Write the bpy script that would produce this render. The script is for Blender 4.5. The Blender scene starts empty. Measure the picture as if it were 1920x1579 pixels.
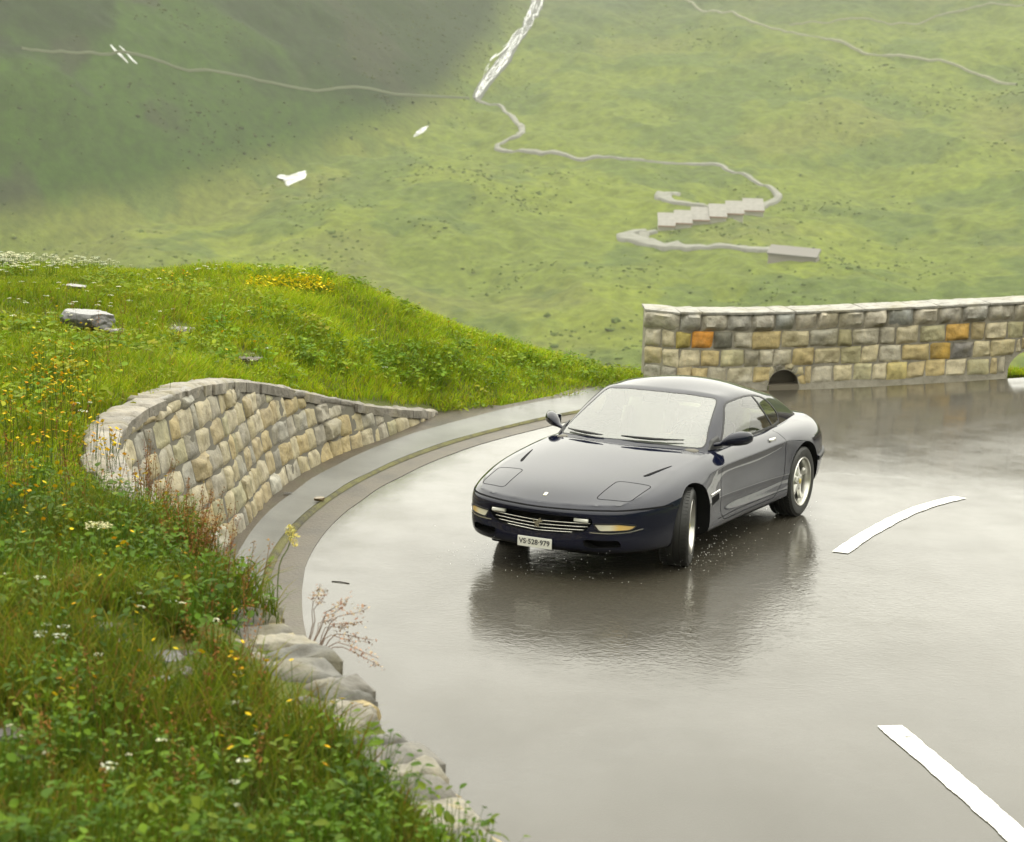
import bpy, bmesh, math, random
import numpy as np
from mathutils import Vector, Matrix, noise as mnoise
from mathutils.bvhtree import BVHTree

random.seed(7)
RNG = np.random.default_rng(11)
scene = bpy.context.scene
COL = scene.collection
R = math.radians

# ------------------------------------------------------------------ helpers
def link(o, parent=None):
    COL.objects.link(o)
    if parent is not None:
        o.parent = parent
    return o

def tag(o, label=None, cat=None, group=None, kind=None):
    if label: o['label'] = label
    if cat: o['category'] = cat
    if group: o['group'] = group
    if kind: o['kind'] = kind
    return o

def empty(name, loc=(0, 0, 0), rz=0, parent=None):
    o = bpy.data.objects.new(name, None)
    o.empty_display_size = .2
    o.location = loc
    o.rotation_euler = (0, 0, rz)
    return link(o, parent)

def mesh_obj(name, verts, faces, mat, parent=None, smooth=False, col=None):
    me = bpy.data.meshes.new(name)
    me.from_pydata([tuple(map(float, v)) for v in verts], [], [tuple(map(int, f)) for f in faces])
    me.update()
    return finish(name, me, mat, parent, smooth, col)

def np_mesh(name, V, quads=None, tris=None, mat=None, parent=None, smooth=False, col=None):
    V = np.asarray(V, np.float32)
    me = bpy.data.meshes.new(name)
    nq = 0 if quads is None else len(quads)
    nt = 0 if tris is None else len(tris)
    idx = []
    if nq: idx.append(np.asarray(quads, np.int32).ravel())
    if nt: idx.append(np.asarray(tris, np.int32).ravel())
    idx = np.concatenate(idx)
    me.vertices.add(len(V)); me.vertices.foreach_set('co', V.ravel())
    me.loops.add(len(idx)); me.loops.foreach_set('vertex_index', idx)
    me.polygons.add(nq + nt)
    st = np.concatenate([np.arange(nq) * 4, nq * 4 + np.arange(nt) * 3]).astype(np.int32)
    me.polygons.foreach_set('loop_start', st)
    me.update(calc_edges=True)
    return finish(name, me, mat, parent, smooth, col)

def finish(name, me, mat, parent, smooth, col):
    if col is not None:
        col = np.asarray(col, np.float32)
        if col.shape[1] == 3:
            col = np.c_[col, np.ones(len(col), np.float32)]
        a = me.color_attributes.new('col', 'FLOAT_COLOR', 'POINT')
        a.data.foreach_set('color', col.astype(np.float32).ravel())
    if smooth:
        me.polygons.foreach_set('use_smooth', np.ones(len(me.polygons), bool))
    if mat: me.materials.append(mat)
    return link(bpy.data.objects.new(name, me), parent)

class MB:
    """collects simple shapes into one mesh"""
    def __init__(self): self.v = []; self.f = []
    def add(self, vs, fs):
        b = len(self.v); self.v += [tuple(v) for v in vs]; self.f += [tuple(i + b for i in f) for f in fs]; return self
    def box(self, c, s, M=None):
        x, y, z = s[0] / 2, s[1] / 2, s[2] / 2
        vs = [Vector((a * x, b * y, d * z)) for a in (-1, 1) for b in (-1, 1) for d in (-1, 1)]
        if M is not None: vs = [M @ v for v in vs]
        vs = [v + Vector(c) for v in vs]
        return self.add(vs, [(0, 1, 3, 2), (4, 6, 7, 5), (0, 4, 5, 1), (2, 3, 7, 6), (0, 2, 6, 4), (1, 5, 7, 3)])
    def rbox(self, c, s, r, M=None, seg=2):
        bm = bmesh.new(); bmesh.ops.create_cube(bm, size=1)
        for v in bm.verts: v.co = Vector((v.co.x * s[0], v.co.y * s[1], v.co.z * s[2]))
        bmesh.ops.bevel(bm, geom=bm.edges[:], offset=r, segments=seg, profile=.6, affect='EDGES')
        bm.verts.index_update()
        vs = [(M @ v.co if M is not None else v.co.copy()) + Vector(c) for v in bm.verts]
        fs = [[v.index for v in f.verts] for f in bm.faces]; bm.free()
        return self.add(vs, fs)
    def tube(self, pts, r, n=6, closed=False, cap=True):
        pts = [Vector(p) for p in pts]; m = len(pts); rings = []
        for i, p in enumerate(pts):
            a = pts[(i - 1) % m] if (closed or i > 0) else p
            b = pts[(i + 1) % m] if (closed or i < m - 1) else p
            t = (b - a).normalized() if (b - a).length > 1e-9 else Vector((1, 0, 0))
            u = t.cross(Vector((0, 0, 1)))
            if u.length < 1e-3: u = t.cross(Vector((0, 1, 0)))
            u.normalize(); w = u.cross(t)
            rr = r[i] if hasattr(r, '__len__') else r
            rings.append([p + (u * math.cos(2 * math.pi * k / n) + w * math.sin(2 * math.pi * k / n)) * rr for k in range(n)])
        vs = [v for g in rings for v in g]; fs = []
        for i in range(m if closed else m - 1):
            j = (i + 1) % m
            for k in range(n):
                q = (k + 1) % n
                fs.append((i * n + k, i * n + q, j * n + q, j * n + k))
        if cap and not closed:
            fs.append(tuple(range(n))[::-1]); fs.append(tuple((m - 1) * n + k for k in range(n)))
        return self.add(vs, fs)
    def lathe(self, prof, n=32, axis='y', c=(0, 0, 0), closed=False):
        """prof: (offset along axis, radius)"""
        vs = []; fs = []; m = len(prof)
        for a, r in prof:
            for k in range(n):
                t = 2 * math.pi * k / n
                if axis == 'y': vs.append((c[0] + r * math.cos(t), c[1] + a, c[2] + r * math.sin(t)))
                elif axis == 'z': vs.append((c[0] + r * math.cos(t), c[1] + r * math.sin(t), c[2] + a))
                else: vs.append((c[0] + a, c[1] + r * math.cos(t), c[2] + r * math.sin(t)))
        for i in range(m if closed else m - 1):
            j = (i + 1) % m
            for k in range(n):
                q = (k + 1) % n
                fs.append((i * n + k, i * n + q, j * n + q, j * n + k))
        return self.add(vs, fs)
    def build(self, name, mat, parent=None, smooth=False):
        return mesh_obj(name, self.v, self.f, mat, parent, smooth)

def autosmooth(o, ang=40):
    me = o.data
    me.polygons.foreach_set('use_smooth', np.ones(len(me.polygons), bool))
    try: me.set_sharp_from_angle(angle=R(ang))
    except Exception: pass
    return o

# vectorised value noise -------------------------------------------------
def _hash(ix, iy, seed):
    h = (ix * 374761393 + iy * 668265263 + seed * 1442695041) & 0xFFFFFFFF
    h = ((h ^ (h >> 13)) * 1274126177) & 0xFFFFFFFF
    return ((h ^ (h >> 16)) & 0xFFFF) / 65535.0

def vnoise(x, y, seed=0):
    x = np.asarray(x, float); y = np.asarray(y, float)
    ix = np.floor(x).astype(np.int64); iy = np.floor(y).astype(np.int64)
    fx = x - ix; fy = y - iy
    ux = fx * fx * fx * (fx * (fx * 6 - 15) + 10); uy = fy * fy * fy * (fy * (fy * 6 - 15) + 10)
    a = _hash(ix, iy, seed); b = _hash(ix + 1, iy, seed); c = _hash(ix, iy + 1, seed); d = _hash(ix + 1, iy + 1, seed)
    return (a + (b - a) * ux) * (1 - uy) + (c + (d - c) * ux) * uy - .5

def fbm(x, y, seed=0, oct=4, lac=2.03, gain=.5):
    s = 0; a = 1.; f = 1.
    for i in range(oct):
        s = s + a * vnoise(x * f + 17.3 * i, y * f - 9.1 * i, seed + i * 7); a *= gain; f *= lac
    return s

def sstep(a, b, x):
    t = np.clip((np.asarray(x, float) - a) / (b - a), 0, 1); return t * t * (3 - 2 * t)

def spline(pts, n):
    """Catmull-Rom resample, n samples, roughly even in arc length"""
    P = np.asarray(pts, float); m = len(P)
    Q = np.vstack([2 * P[0] - P[1], P, 2 * P[-1] - P[-2]])
    out = []
    for i in range(m - 1):
        a, b, c, d = Q[i:i + 4]
        for t in np.linspace(0, 1, 40, endpoint=False):
            out.append(.5 * (2 * b + (c - a) * t + (2 * a - 5 * b + 4 * c - d) * t * t + (3 * b - a - 3 * c + d) * t ** 3))
    out.append(P[-1]); out = np.array(out)
    L = np.r_[0, np.cumsum(np.linalg.norm(np.diff(out[:, :3], axis=0), axis=1))]
    s = np.linspace(0, L[-1], n)
    return np.stack([np.interp(s, L, out[:, k]) for k in range(P.shape[1])], -1)

def pnormals(P):
    """left-hand normals (xy) of a polyline"""
    T = np.gradient(P[:, :2], axis=0); T /= np.linalg.norm(T, axis=1)[:, None] + 1e-9
    return np.stack([-T[:, 1], T[:, 0]], -1)

def grid_quads(a, b, off=0):
    i, j = np.meshgrid(np.arange(a - 1), np.arange(b - 1), indexing='ij')
    q = np.stack([i * b + j, (i + 1) * b + j, (i + 1) * b + j + 1, i * b + j + 1], -1).reshape(-1, 4)
    return q + off

# ------------------------------------------------------------------ materials
def new_mat(name):
    m = bpy.data.materials.new(name); m.use_nodes = True
    return m, m.node_tree.nodes, m.node_tree.links, m.node_tree.nodes['Principled BSDF']

def simple(name, col, rough=.5, metal=0., coat=0., coat_r=.05, spec=.5, emit=None):
    m, N, L, b = new_mat(name)
    b.inputs['Base Color'].default_value = (*col, 1); b.inputs['Roughness'].default_value = rough
    b.inputs['Metallic'].default_value = metal; b.inputs['Coat Weight'].default_value = coat
    b.inputs['Coat Roughness'].default_value = coat_r; b.inputs['Specular IOR Level'].default_value = spec
    if emit:
        b.inputs['Emission Color'].default_value = (*emit[0], 1); b.inputs['Emission Strength'].default_value = emit[1]
    return m

def nd(N, t, **kw):
    n = N.new(t)
    for k, v in kw.items():
        if k in n.inputs: n.inputs[k].default_value = v
        else: setattr(n, k, v)
    return n

def noise_tex(N, L, scale, detail=4, rough=.55, coords='Object', dist=0., scl=None):
    tc = N.new('ShaderNodeTexCoord')
    out = tc.outputs[coords]
    if scl:
        mp = N.new('ShaderNodeMapping'); mp.inputs['Scale'].default_value = scl; L.new(out, mp.inputs['Vector']); out = mp.outputs[0]
    n = N.new('ShaderNodeTexNoise'); n.inputs['Scale'].default_value = scale; n.inputs['Detail'].default_value = detail
    n.inputs['Roughness'].default_value = rough; n.inputs['Distortion'].default_value = dist
    L.new(out, n.inputs['Vector']); return n

def ramp(N, L, src, stops):
    r = N.new('ShaderNodeValToRGB'); e = r.color_ramp.elements
    while len(e) < len(stops): e.new(.5)
    for el, (p, c) in zip(e, stops):
        el.position = p; el.color = (*c, 1) if len(c) == 3 else c
    L.new(src, r.inputs[0]); return r

def bump(N, L, src, strength, dist):
    b = N.new('ShaderNodeBump'); b.inputs['Strength'].default_value = strength; b.inputs['Distance'].default_value = dist
    L.new(src, b.inputs['Height']); return b

def mixc(N, L, a, b, fac, mode='MIX'):
    m = N.new('ShaderNodeMix'); m.data_type = 'RGBA'; m.blend_type = mode
    for s, k in ((fac, 0), (a, 6), (b, 7)):
        if hasattr(s, 'default_value') or hasattr(s, 'is_linked'): L.new(s, m.inputs[k])
        elif isinstance(s, (int, float)): m.inputs[k].default_value = s
        else: m.inputs[k].default_value = (*s, 1)
    return m.outputs[2]

def math_n(N, L, op, a, b=None):
    m = N.new('ShaderNodeMath'); m.operation = op
    for k, s in enumerate((a, b)):
        if s is None: continue
        if isinstance(s, (int, float)): m.inputs[k].default_value = s
        else: L.new(s, m.inputs[k])
    return m.outputs[0]

def col_attr(N): 
    a = N.new('ShaderNodeVertexColor'); a.layer_name = 'col'; return a.outputs['Color']
# ------------------------------------------------------------------ camera, world, light
CAM_H, PIT, ROL, FPX = 3.952, .157, .030, 4000.0
cp, sp, cr_, sr_ = math.cos(PIT), math.sin(PIT), math.cos(ROL), math.sin(ROL)
_R = np.array([1, 0, 0.]); _F = np.array([0, cp, -sp]); _U = np.array([0, sp, cp])
CR = cr_ * _R + sr_ * _U; CU = -sr_ * _R + cr_ * _U; CF = _F
CAMP = np.array([0, 0, CAM_H])

cam_d = bpy.data.cameras.new('camera'); cam = link(bpy.data.objects.new('camera', cam_d))
cam.matrix_world = Matrix(((CR[0], CU[0], -CF[0], 0), (CR[1], CU[1], -CF[1], 0), (CR[2], CU[2], -CF[2], CAM_H), (0, 0, 0, 1)))
cam_d.sensor_fit = 'HORIZONTAL'; cam_d.sensor_width = 36; cam_d.lens = FPX / 1920 * 36
cam_d.clip_start = .2; cam_d.clip_end = 6000
cam_d.dof.use_dof = True; cam_d.dof.focus_distance = 19.0; cam_d.dof.aperture_fstop = 4.0
scene.camera = cam

def ray_dir(u, v):
    """direction of the sight line through a point of the 1920x1579 photograph; used to survey where things stand"""
    return CF + CR * (u - 960) / FPX - CU * (v - 789.5) / FPX
def at_z(u, v, z=0.):
    d = ray_dir(u, v); return CAMP + d * ((z - CAM_H) / d[2])
def at_D(u, v, D):
    d = ray_dir(u, v); return CAMP + d * (D / d[1])

SUN_EL, SUN_AZ = 58, 20          # sun high behind the valley, slightly right; fully diffused by cloud
w = bpy.data.worlds.new('World'); scene.world = w; w.use_nodes = True
N, L = w.node_tree.nodes, w.node_tree.links
bg = N['Background']
sky = N.new('ShaderNodeTexSky'); sky.sky_type = 'NISHITA'; sky.sun_disc = False
sky.sun_elevation = R(SUN_EL); sky.sun_rotation = R(SUN_AZ); sky.dust_density = 4; sky.air_density = 1.2; sky.altitude = 1500
hs = N.new('ShaderNodeHueSaturation'); hs.inputs['Saturation'].default_value = .03
L.new(sky.outputs[0], hs.inputs['Color'])
tc = N.new('ShaderNodeTexCoord'); sx = N.new('ShaderNodeSeparateXYZ'); L.new(tc.outputs['Generated'], sx.inputs[0])
lum = math_n(N, L, 'MULTIPLY', math_n(N, L, 'ADD', math_n(N, L, 'MAXIMUM', sx.outputs[2], 0.), .50), 7.4)     # overcast: brighter overhead than at the horizon
cb = N.new('ShaderNodeCombineColor'); [L.new(lum, cb.inputs[k]) for k in range(3)]
cloud = mixc(N, L, hs.outputs[0], cb.outputs[0], .75)
tn = mixc(N, L, cloud, (1., .99, .865), 1.0, 'MULTIPLY')
L.new(tn, bg.inputs['Color']); bg.inputs['Strength'].default_value = .15

sd = bpy.data.lights.new('sun', 'SUN'); so = link(bpy.data.objects.new('sun', sd))
sd.energy = 1.0; sd.angle = R(120); sd.color = (1, .96, .87)
so.rotation_euler = (R(90 - SUN_EL), 0, R(180 - SUN_AZ))
so.location = (0, 0, 60)

scene.view_settings.view_transform = 'Standard'; scene.view_settings.look = 'None'
scene.view_settings.gamma = 1; scene.view_settings.exposure = 1.15
scene.render.engine = 'CYCLES'
cy = scene.cycles
cy.use_denoising = True
try: cy.denoiser = 'OPENIMAGEDENOISE'
except Exception: pass
cy.max_bounces = 8; cy.diffuse_bounces = 3; cy.glossy_bounces = 4; cy.transmission_bounces = 6; cy.transparent_max_bounces = 12
cy.volume_bounces = 0; cy.caustics_reflective = False; cy.caustics_refractive = False
cy.sample_clamp_indirect = 8
# ------------------------------------------------------------------ road, gutter, near banks
RC = np.array([12.35, 17.31])               # centre of the bend
def road_z(x, y):
    x = np.asarray(x, float); y = np.asarray(y, float)
    return .065 * np.log1p(np.exp((x - 3.4) * 2.0)) / 2.0 * sstep(22.5, 28, y)

# road edge: arc of the bend, then the foot of the parapet
ang = np.radians(np.linspace(297, 141, 160))
edge = np.c_[RC[0] + 14.06 * np.cos(ang), RC[1] + 14.06 * np.sin(ang)]
tail = spline([edge[-2], edge[-1], (2.0, 27.35), (2.75, 27.95), (4.6, 28.2), (6.6, 28.55), (10, 29.4), (16, 31.5), (26, 36)], 60)[1:]
outer = np.vstack([[(40, -4), (30, 0), (22, 2.6)], edge, tail])
tt = np.linspace(0, 1, len(outer))
iang = np.radians(np.interp(np.arange(len(outer)), [0, 3, 160, len(outer) - 1], [315, 297, 135, 60]))
inner = np.c_[RC[0] + 1.8 + 4.6 * np.cos(iang), RC[1] + 4.6 * np.sin(iang)]
inner[0] = (34, 9); inner[1] = (27, 10); inner[2] = (20, 11.3)
inner[-14:] = np.linspace(inner[-14], (27, 28), 14)
M_ = 60
fr = np.linspace(0, 1, M_)[None, :, None]
G = outer[:, None] * (1 - fr) + inner[:, None] * fr
V = np.concatenate([G, road_z(G[..., 0], G[..., 1])[..., None]], -1).reshape(-1, 3)

m, N, L, b = new_mat('wet_asphalt'); MAT_ROAD = m
n1 = noise_tex(N, L, .35, 5, .55); n2 = noise_tex(N, L, 60, 3, .7); n3 = noise_tex(N, L, 1.7, 4, .6)
c1 = ramp(N, L, n1.outputs[0], [(.3, (.028, .0235, .014)), (.7, (.038, .032, .020))])
c2 = mixc(N, L, c1.outputs[0], (.042, .038, .029), math_n(N, L, 'MULTIPLY', ramp(N, L, n2.outputs[0], [(.5, (0, 0, 0)), (.75, (1, 1, 1))]).outputs[0], .5))
L.new(c2, b.inputs['Base Color']); b.inputs['Roughness'].default_value = .75; b.inputs['Specular IOR Level'].default_value = .25
b.inputs['Coat Weight'].default_value = 1.0; b.inputs['Coat IOR'].default_value = 1.29
L.new(ramp(N, L, n3.outputs[0], [(.3, (.06, .06, .06)), (.75, (.20, .20, .20))]).outputs[0], b.inputs['Coat Roughness'])
n4 = noise_tex(N, L, .55, 5, .6, scl=(1, .6, 1))          # where the water film is thick or thin
L.new(ramp(N, L, n4.outputs[0], [(.32, (.80, .80, .80)), (.62, (1, 1, 1))]).outputs[0], b.inputs['Coat Weight'])
rip = noise_tex(N, L, 16, 3, .6, dist=1.5); rip2 = noise_tex(N, L, 2.6, 3, .55, scl=(1.6, .7, 1))
hsum = math_n(N, L, 'ADD', math_n(N, L, 'MULTIPLY', rip.outputs[0], .16), math_n(N, L, 'MULTIPLY', rip2.outputs[0], .6))
# the car's wake stirs the water film behind and around it
tcw = N.new('ShaderNodeTexCoord'); dvec = N.new('ShaderNodeVectorMath'); dvec.operation = 'DISTANCE'; L.new(tcw.outputs['Object'], dvec.inputs[0]); dvec.inputs[1].default_value = (1.7, 16.4, 0)
wake = ramp(N, L, math_n(N, L, 'DIVIDE', dvec.outputs['Value'], 6.), [(.2, (1, 1, 1)), (.55, (0, 0, 0))])
rip3 = noise_tex(N, L, 9, 2, .5, dist=2.0)
hsum = math_n(N, L, 'ADD', hsum, math_n(N, L, 'MULTIPLY', math_n(N, L, 'MULTIPLY', rip3.outputs[0], wake.outputs[0]), 1.3))
bp = bump(N, L, hsum, .15, .02)
L.new(bp.outputs[0], b.inputs['Coat Normal'])
bp2 = bump(N, L, n2.outputs[0], .5, .006); L.new(bp2.outputs[0], b.inputs['Normal'])
road = np_mesh('road', V, grid_quads(len(outer), M_)[:, ::-1], mat=MAT_ROAD, smooth=True)
tag(road, 'wet grey asphalt hairpin road', kind='structure')

# ribbons along the outside of the bend
def ribbon(name, path, d0, d1, z0, z1, mat, n=2, kind='structure', bow=0.):
    d0 = np.broadcast_to(np.asarray(d0, float), (len(path),))[:, None]; d1 = np.broadcast_to(np.asarray(d1, float), (len(path),))[:, None]
    P = np.asarray(path, float); nn = -pnormals(P)      # outward (away from the bend's centre)
    s = np.sign(((P - RC) * nn).sum(1).mean()); nn = nn * s
    f = np.linspace(0, 1, n)
    X = P[:, None, :] + nn[:, None, :] * (d0 + (d1 - d0) * f[None])[..., None]
    Z = z0 + (z1 - z0) * f + bow * np.sin(f * math.pi)
    Z = np.broadcast_to(Z, X.shape[:2]) + road_z(X[..., 0], X[..., 1])
    Vv = np.concatenate([X, Z[..., None]], -1).reshape(-1, 3)
    q = grid_quads(len(P), n)
    o = np_mesh(name, Vv, q, mat=mat, smooth=True)
    # make it face up
    if o.data.polygons[0].normal.z < 0: o.data.flip_normals()
    return tag(o, kind=kind)

m, N, L, b = new_mat('wet_concrete'); MAT_GUT = m
n1 = noise_tex(N, L, 1.2, 6, .6); n2 = noise_tex(N, L, 40, 3)
c = ramp(N, L, n1.outputs[0], [(.3, (.085, .085, .078)), (.7, (.14, .14, .13))])
L.new(c.outputs[0], b.inputs['Base Color']); b.inputs['Roughness'].default_value = .6
b.inputs['Coat Weight'].default_value = .5; b.inputs['Coat Roughness'].default_value = .2; b.inputs['Coat IOR'].default_value = 1.33; b.inputs['Specular IOR Level'].default_value = .25
L.new(bump(N, L, n2.outputs[0], .35, .01).outputs[0], b.inputs['Normal'])
m, N, L, b = new_mat('muddy_strip'); MAT_MUD = m
n1 = noise_tex(N, L, 2.2, 6, .65); n2 = noise_tex(N, L, 35, 4)
c = ramp(N, L, n1.outputs[0], [(.3, (.030, .023, .013)), (.55, (.065, .05, .03)), (.75, (.05, .048, .02))])
L.new(c.outputs[0], b.inputs['Base Color']); b.inputs['Roughness'].default_value = .55
b.inputs['Specular IOR Level'].default_value = .25; b.inputs['Coat Weight'].default_value = .22; b.inputs['Coat Roughness'].default_value = .3
L.new(bump(N, L, n2.outputs[0], .6, .02).outputs[0], b.inputs['Normal'])
m, N, L, b = new_mat('moss_line'); MAT_MOSS = m
n1 = noise_tex(N, L, 4, 6, .7); n2 = noise_tex(N, L, 60, 4)
c = ramp(N, L, n1.outputs[0], [(.35, (.03, .024, .012)), (.55, (.10, .095, .018)), (.75, (.06, .045, .02))])
L.new(c.outputs[0], b.inputs['Base Color']); b.inputs['Roughness'].default_value = .8
L.new(bump(N, L, n2.outputs[0], .8, .02).outputs[0], b.inputs['Normal'])

arc = np.vstack([edge[30:], tail[:4]])
wob = .03 * vnoise(np.arange(len(arc)) * .35, np.zeros(len(arc)), 4)
gw = np.interp(arc[:, 1], [8, 14, 17.5, 19.5, 22, 24, 26, 27], [.45, .48, .52, .58, .70, .80, .95, .98])
ribbon('road_edge_strip', arc, -.06 + wob, .20, .004, .012, MAT_MUD, n=3)
rm = ribbon('moss_line', arc, .19, .265 + wob, .016, .024, MAT_MOSS, n=3, bow=.02)
ribbon('concrete_gutter', arc, .26 + wob, gw + wob, .03, .05, MAT_GUT, n=5, bow=-.012)
ribbon('soil_strip', arc, gw + wob - .01, np.where(arc[:, 1] > 25, gw + .12, 1.6), .046, .06, MAT_MUD, n=3)

# painted dashes of the centre line
m, N, L, b = new_mat('road_paint'); MAT_PAINT = m
n1 = noise_tex(N, L, 9, 8, .75)
c = ramp(N, L, n1.outputs[0], [(.36, (.10, .095, .08)), (.44, (.56, .56, .53)), (.7, (.66, .66, .63))])
L.new(c.outputs[0], b.inputs['Base Color']); b.inputs['Roughness'].default_value = .5; b.inputs['Coat Weight'].default_value = .4; b.inputs['Coat Roughness'].default_value = .2
def dash(pix, w, label):
    P = spline([at_z(*q)[:2] for q in pix], 220); n = pnormals(P)
    vs = []
    for k in (-1, 1):
        X = P + n * (w / 2 * k + .009 * fbm(np.arange(220) * .16, np.full(220, k * 5.), 66, 4))[:, None]; vs.append(np.c_[X, road_z(X[:, 0], X[:, 1]) + .006])
    Vv = np.stack(vs, 1).reshape(-1, 3)
    o = np_mesh('lane_dash', Vv, grid_quads(len(P), 2), mat=MAT_PAINT)
    if o.data.polygons[0].normal.z < 0: o.data.flip_normals()
    return tag(o, label, 'road marking', 'painted centre line dashes')
dash([(1575, 1037), (1622, 1005), (1690, 968), (1745, 947), (1800, 933)], .15, 'short curved white dash on the wet road behind the car')
dash([(1668, 1362), (1760, 1440), (1850, 1518), (1930, 1590), (2010, 1670)], .17, 'long straight white dash in the near corner of the wet road')

# near terrain -------------------------------------------------------------
WALL_TOP = [(-.90, 24.95, .10), (-1.52, 23.1, .42), (-2.01, 21.9, .70), (-2.44, 20.1, 1.07), (-2.60, 18.2, 1.33), (-2.80, 16.8, 1.40),
            (-2.90, 15.6, 1.36), (-2.62, 14.2, 1.33), (-1.78, 12.0, 1.29), (-.89, 9.97, 1.24), (-.51, 9.13, 1.15), (-.0, 8.03, 1.06), (.8, 6.6, .96), (2.1, 4.9, .93)]
bank_path = np.array([(16, 33, .6), (10, 30.9, .3), (7, 29.9, .15), (4.6, 29.3, .05), (3.1, 29.05, .0), (2.3, 28.6, .0), (1.75, 27.95, .02), (1.25, 27.5, .04), (.62, 26.75, .05), (-.2, 25.8, .06)]
                     + WALL_TOP + [(4.2, 2.9, .9), (7.5, 1.0, .8), (13, -.6, .6), (24, -3, .4)])
BP = spline(bank_path, 420)
_ctrl = np.array([(-6.3, 26, 1.42), (-4.35, 26, 1.37), (-3.05, 26, 1.39), (-1.85, 26.5, 1.22), (-1.15, 27.6, .80), (.25, 29.6, .22), (1.7, 30.2, -.1),
    (-9, 33, .2), (-4, 33, .1), (0, 35, -1.6), (4, 33, -1.2), (-14, 30, 1.7), (6, 36, -3), (-8, 20, 1.75), (-12, 15, 2.6), (-6, 14, 1.5), (-4, 13.8, 1.3), (-3.9, 17.5, 1.34),
    (-4.6, 22, 1.3), (-2.7, 22.5, 1.05), (-2.0, 24.4, .95), (-1.2, 25.9, .62), (-.3, 27.2, .33), (-1.0, 8, 1.12), (-1.8, 7, 1.28), (-2.5, 9.5, 1.38), (-2.4, 11.5, 1.32), (-3, 4, 1.6), (0, 3, 1.75), (0, 0, 2.1), (3, 2, 1.3), (-5, 0, 2.4), (-8, 8, 2.2), (8, -4, 1.2),
    (-18, 20, 3.2), (-20, 5, 4), (-10, -8, 3), (6, -12, 2), (20, -14, 1), (-25, 38, 0), (-8, 42, -4), (0, 45, -7), (10, 44, -8), (20, 44, -6), (14, 36, -2), (-30, 52, -6), (0, 62, -15), (30, 60, -12), (-40, 20, 5), (-40, -10, 6), (40, -20, 0), (-8, 60, -13)])
def _tps(A, B):
    r2 = ((A[:, None, :] - B[None, :, :]) ** 2).sum(-1); return .5 * r2 * np.log(r2 + 1e-9)
_c = np.vstack([_ctrl, BP[::14]])
_K = _tps(_c[:, :2], _c[:, :2]) + np.eye(len(_c)) * .02; _P = np.c_[np.ones(len(_c)), _c[:, :2]]
_W = np.linalg.solve(np.block([[_K, _P], [_P.T, np.zeros((3, 3))]]), np.r_[_c[:, 2], 0, 0, 0])
def bank_F(x, y):
    p = np.c_[np.ravel(x), np.ravel(y)]
    out = np.empty(len(p))
    for i in range(0, len(p), 20000):
        q = p[i:i + 20000]; out[i:i + 20000] = _tps(q, _c[:, :2]) @ _W[:len(_c)] + np.c_[np.ones(len(q)), q] @ _W[len(_c):]
    return out.reshape(np.shape(x))
nb = -pnormals(BP); s_ = np.sign(((BP[:, :2] - RC) * nb).sum(1).mean()); nb *= s_
tv = np.r_[0, .06, .14, .25, .4, .6, .8, 1.05, 1.3, np.arange(1.6, 8, .35), np.arange(8, 20, .7), np.arange(20, 46, 2)]
XY = BP[:, None, :2] + nb[:, None, :] * tv[None, :, None]
Fp = bank_F(BP[:, 0], BP[:, 1])
def bump_small(x, y): return .10 * fbm(x * .55, y * .55, 3, 4) + .035 * fbm(x * 3, y * 3, 9, 3)
BZ = bank_F(XY[..., 0], XY[..., 1]) + (BP[:, 2] - Fp)[:, None] * np.exp(-tv / .7)[None]
BZ -= .07 * (tv < .3)[None]
BZ += bump_small(XY[..., 0], XY[..., 1]) * sstep(0, .5, tv)[None]
m, N, L, b = new_mat('meadow_soil'); MAT_SOIL = m
n1 = noise_tex(N, L, 1.4, 7, .65); n2 = noise_tex(N, L, 25, 5, .7)
c = ramp(N, L, n1.outputs[0], [(.25, (.05, .042, .014)), (.42, (.10, .12, .010)), (.7, (.16, .19, .012))])
c2 = mixc(N, L, c.outputs[0], (.10, .12, .02), ramp(N, L, n2.outputs[0], [(.5, (0, 0, 0)), (.8, (1, 1, 1))]).outputs[0])
L.new(c2, b.inputs['Base Color']); b.inputs['Roughness'].default_value = .9
L.new(bump(N, L, n2.outputs[0], 1, .06).outputs[0], b.inputs['Normal'])
bank = np_mesh('grassy_bank', np.concatenate([XY, BZ[..., None]], -1).reshape(-1, 3), grid_quads(len(BP), len(tv)), mat=MAT_SOIL, smooth=True)
if bank.data.polygons[2000].normal.z < 0: bank.data.flip_normals()
tag(bank, 'grassy bank outside the bend', kind='structure')
BANK_BVH = BVHTree.FromPolygons([v.co.copy() for v in bank.data.vertices], [tuple(p.vertices) for p in bank.data.polygons])
def bank_z(x, y):
    h = BANK_BVH.ray_cast(Vector((x, y, 40)), Vector((0, 0, -1)))
    return h[0].z if h[0] is not None else None
# inside of the bend: a grassy island, outside the picture on the right
isl = np.vstack([inner[3:], [(27, 26), (27, 12)]])
ctr = isl.mean(0)
Vv = [(*p, road_z(*p) + .01) for p in isl] + [(ctr[0] + (p[0] - ctr[0]) * .6, ctr[1] + (p[1] - ctr[1]) * .6, .8) for p in isl] + [(*ctr, 1.3)]
n_ = len(isl); ff = [(i, (i + 1) % n_, n_ + (i + 1) % n_, n_ + i) for i in range(n_)] + [(n_ + i, n_ + (i + 1) % n_, 2 * n_) for i in range(n_)]
o = mesh_obj('grassy_island', Vv, ff, MAT_SOIL, smooth=True); tag(o, kind='structure')
if o.data.polygons[n_].normal.z < 0: o.data.flip_normals()
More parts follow.
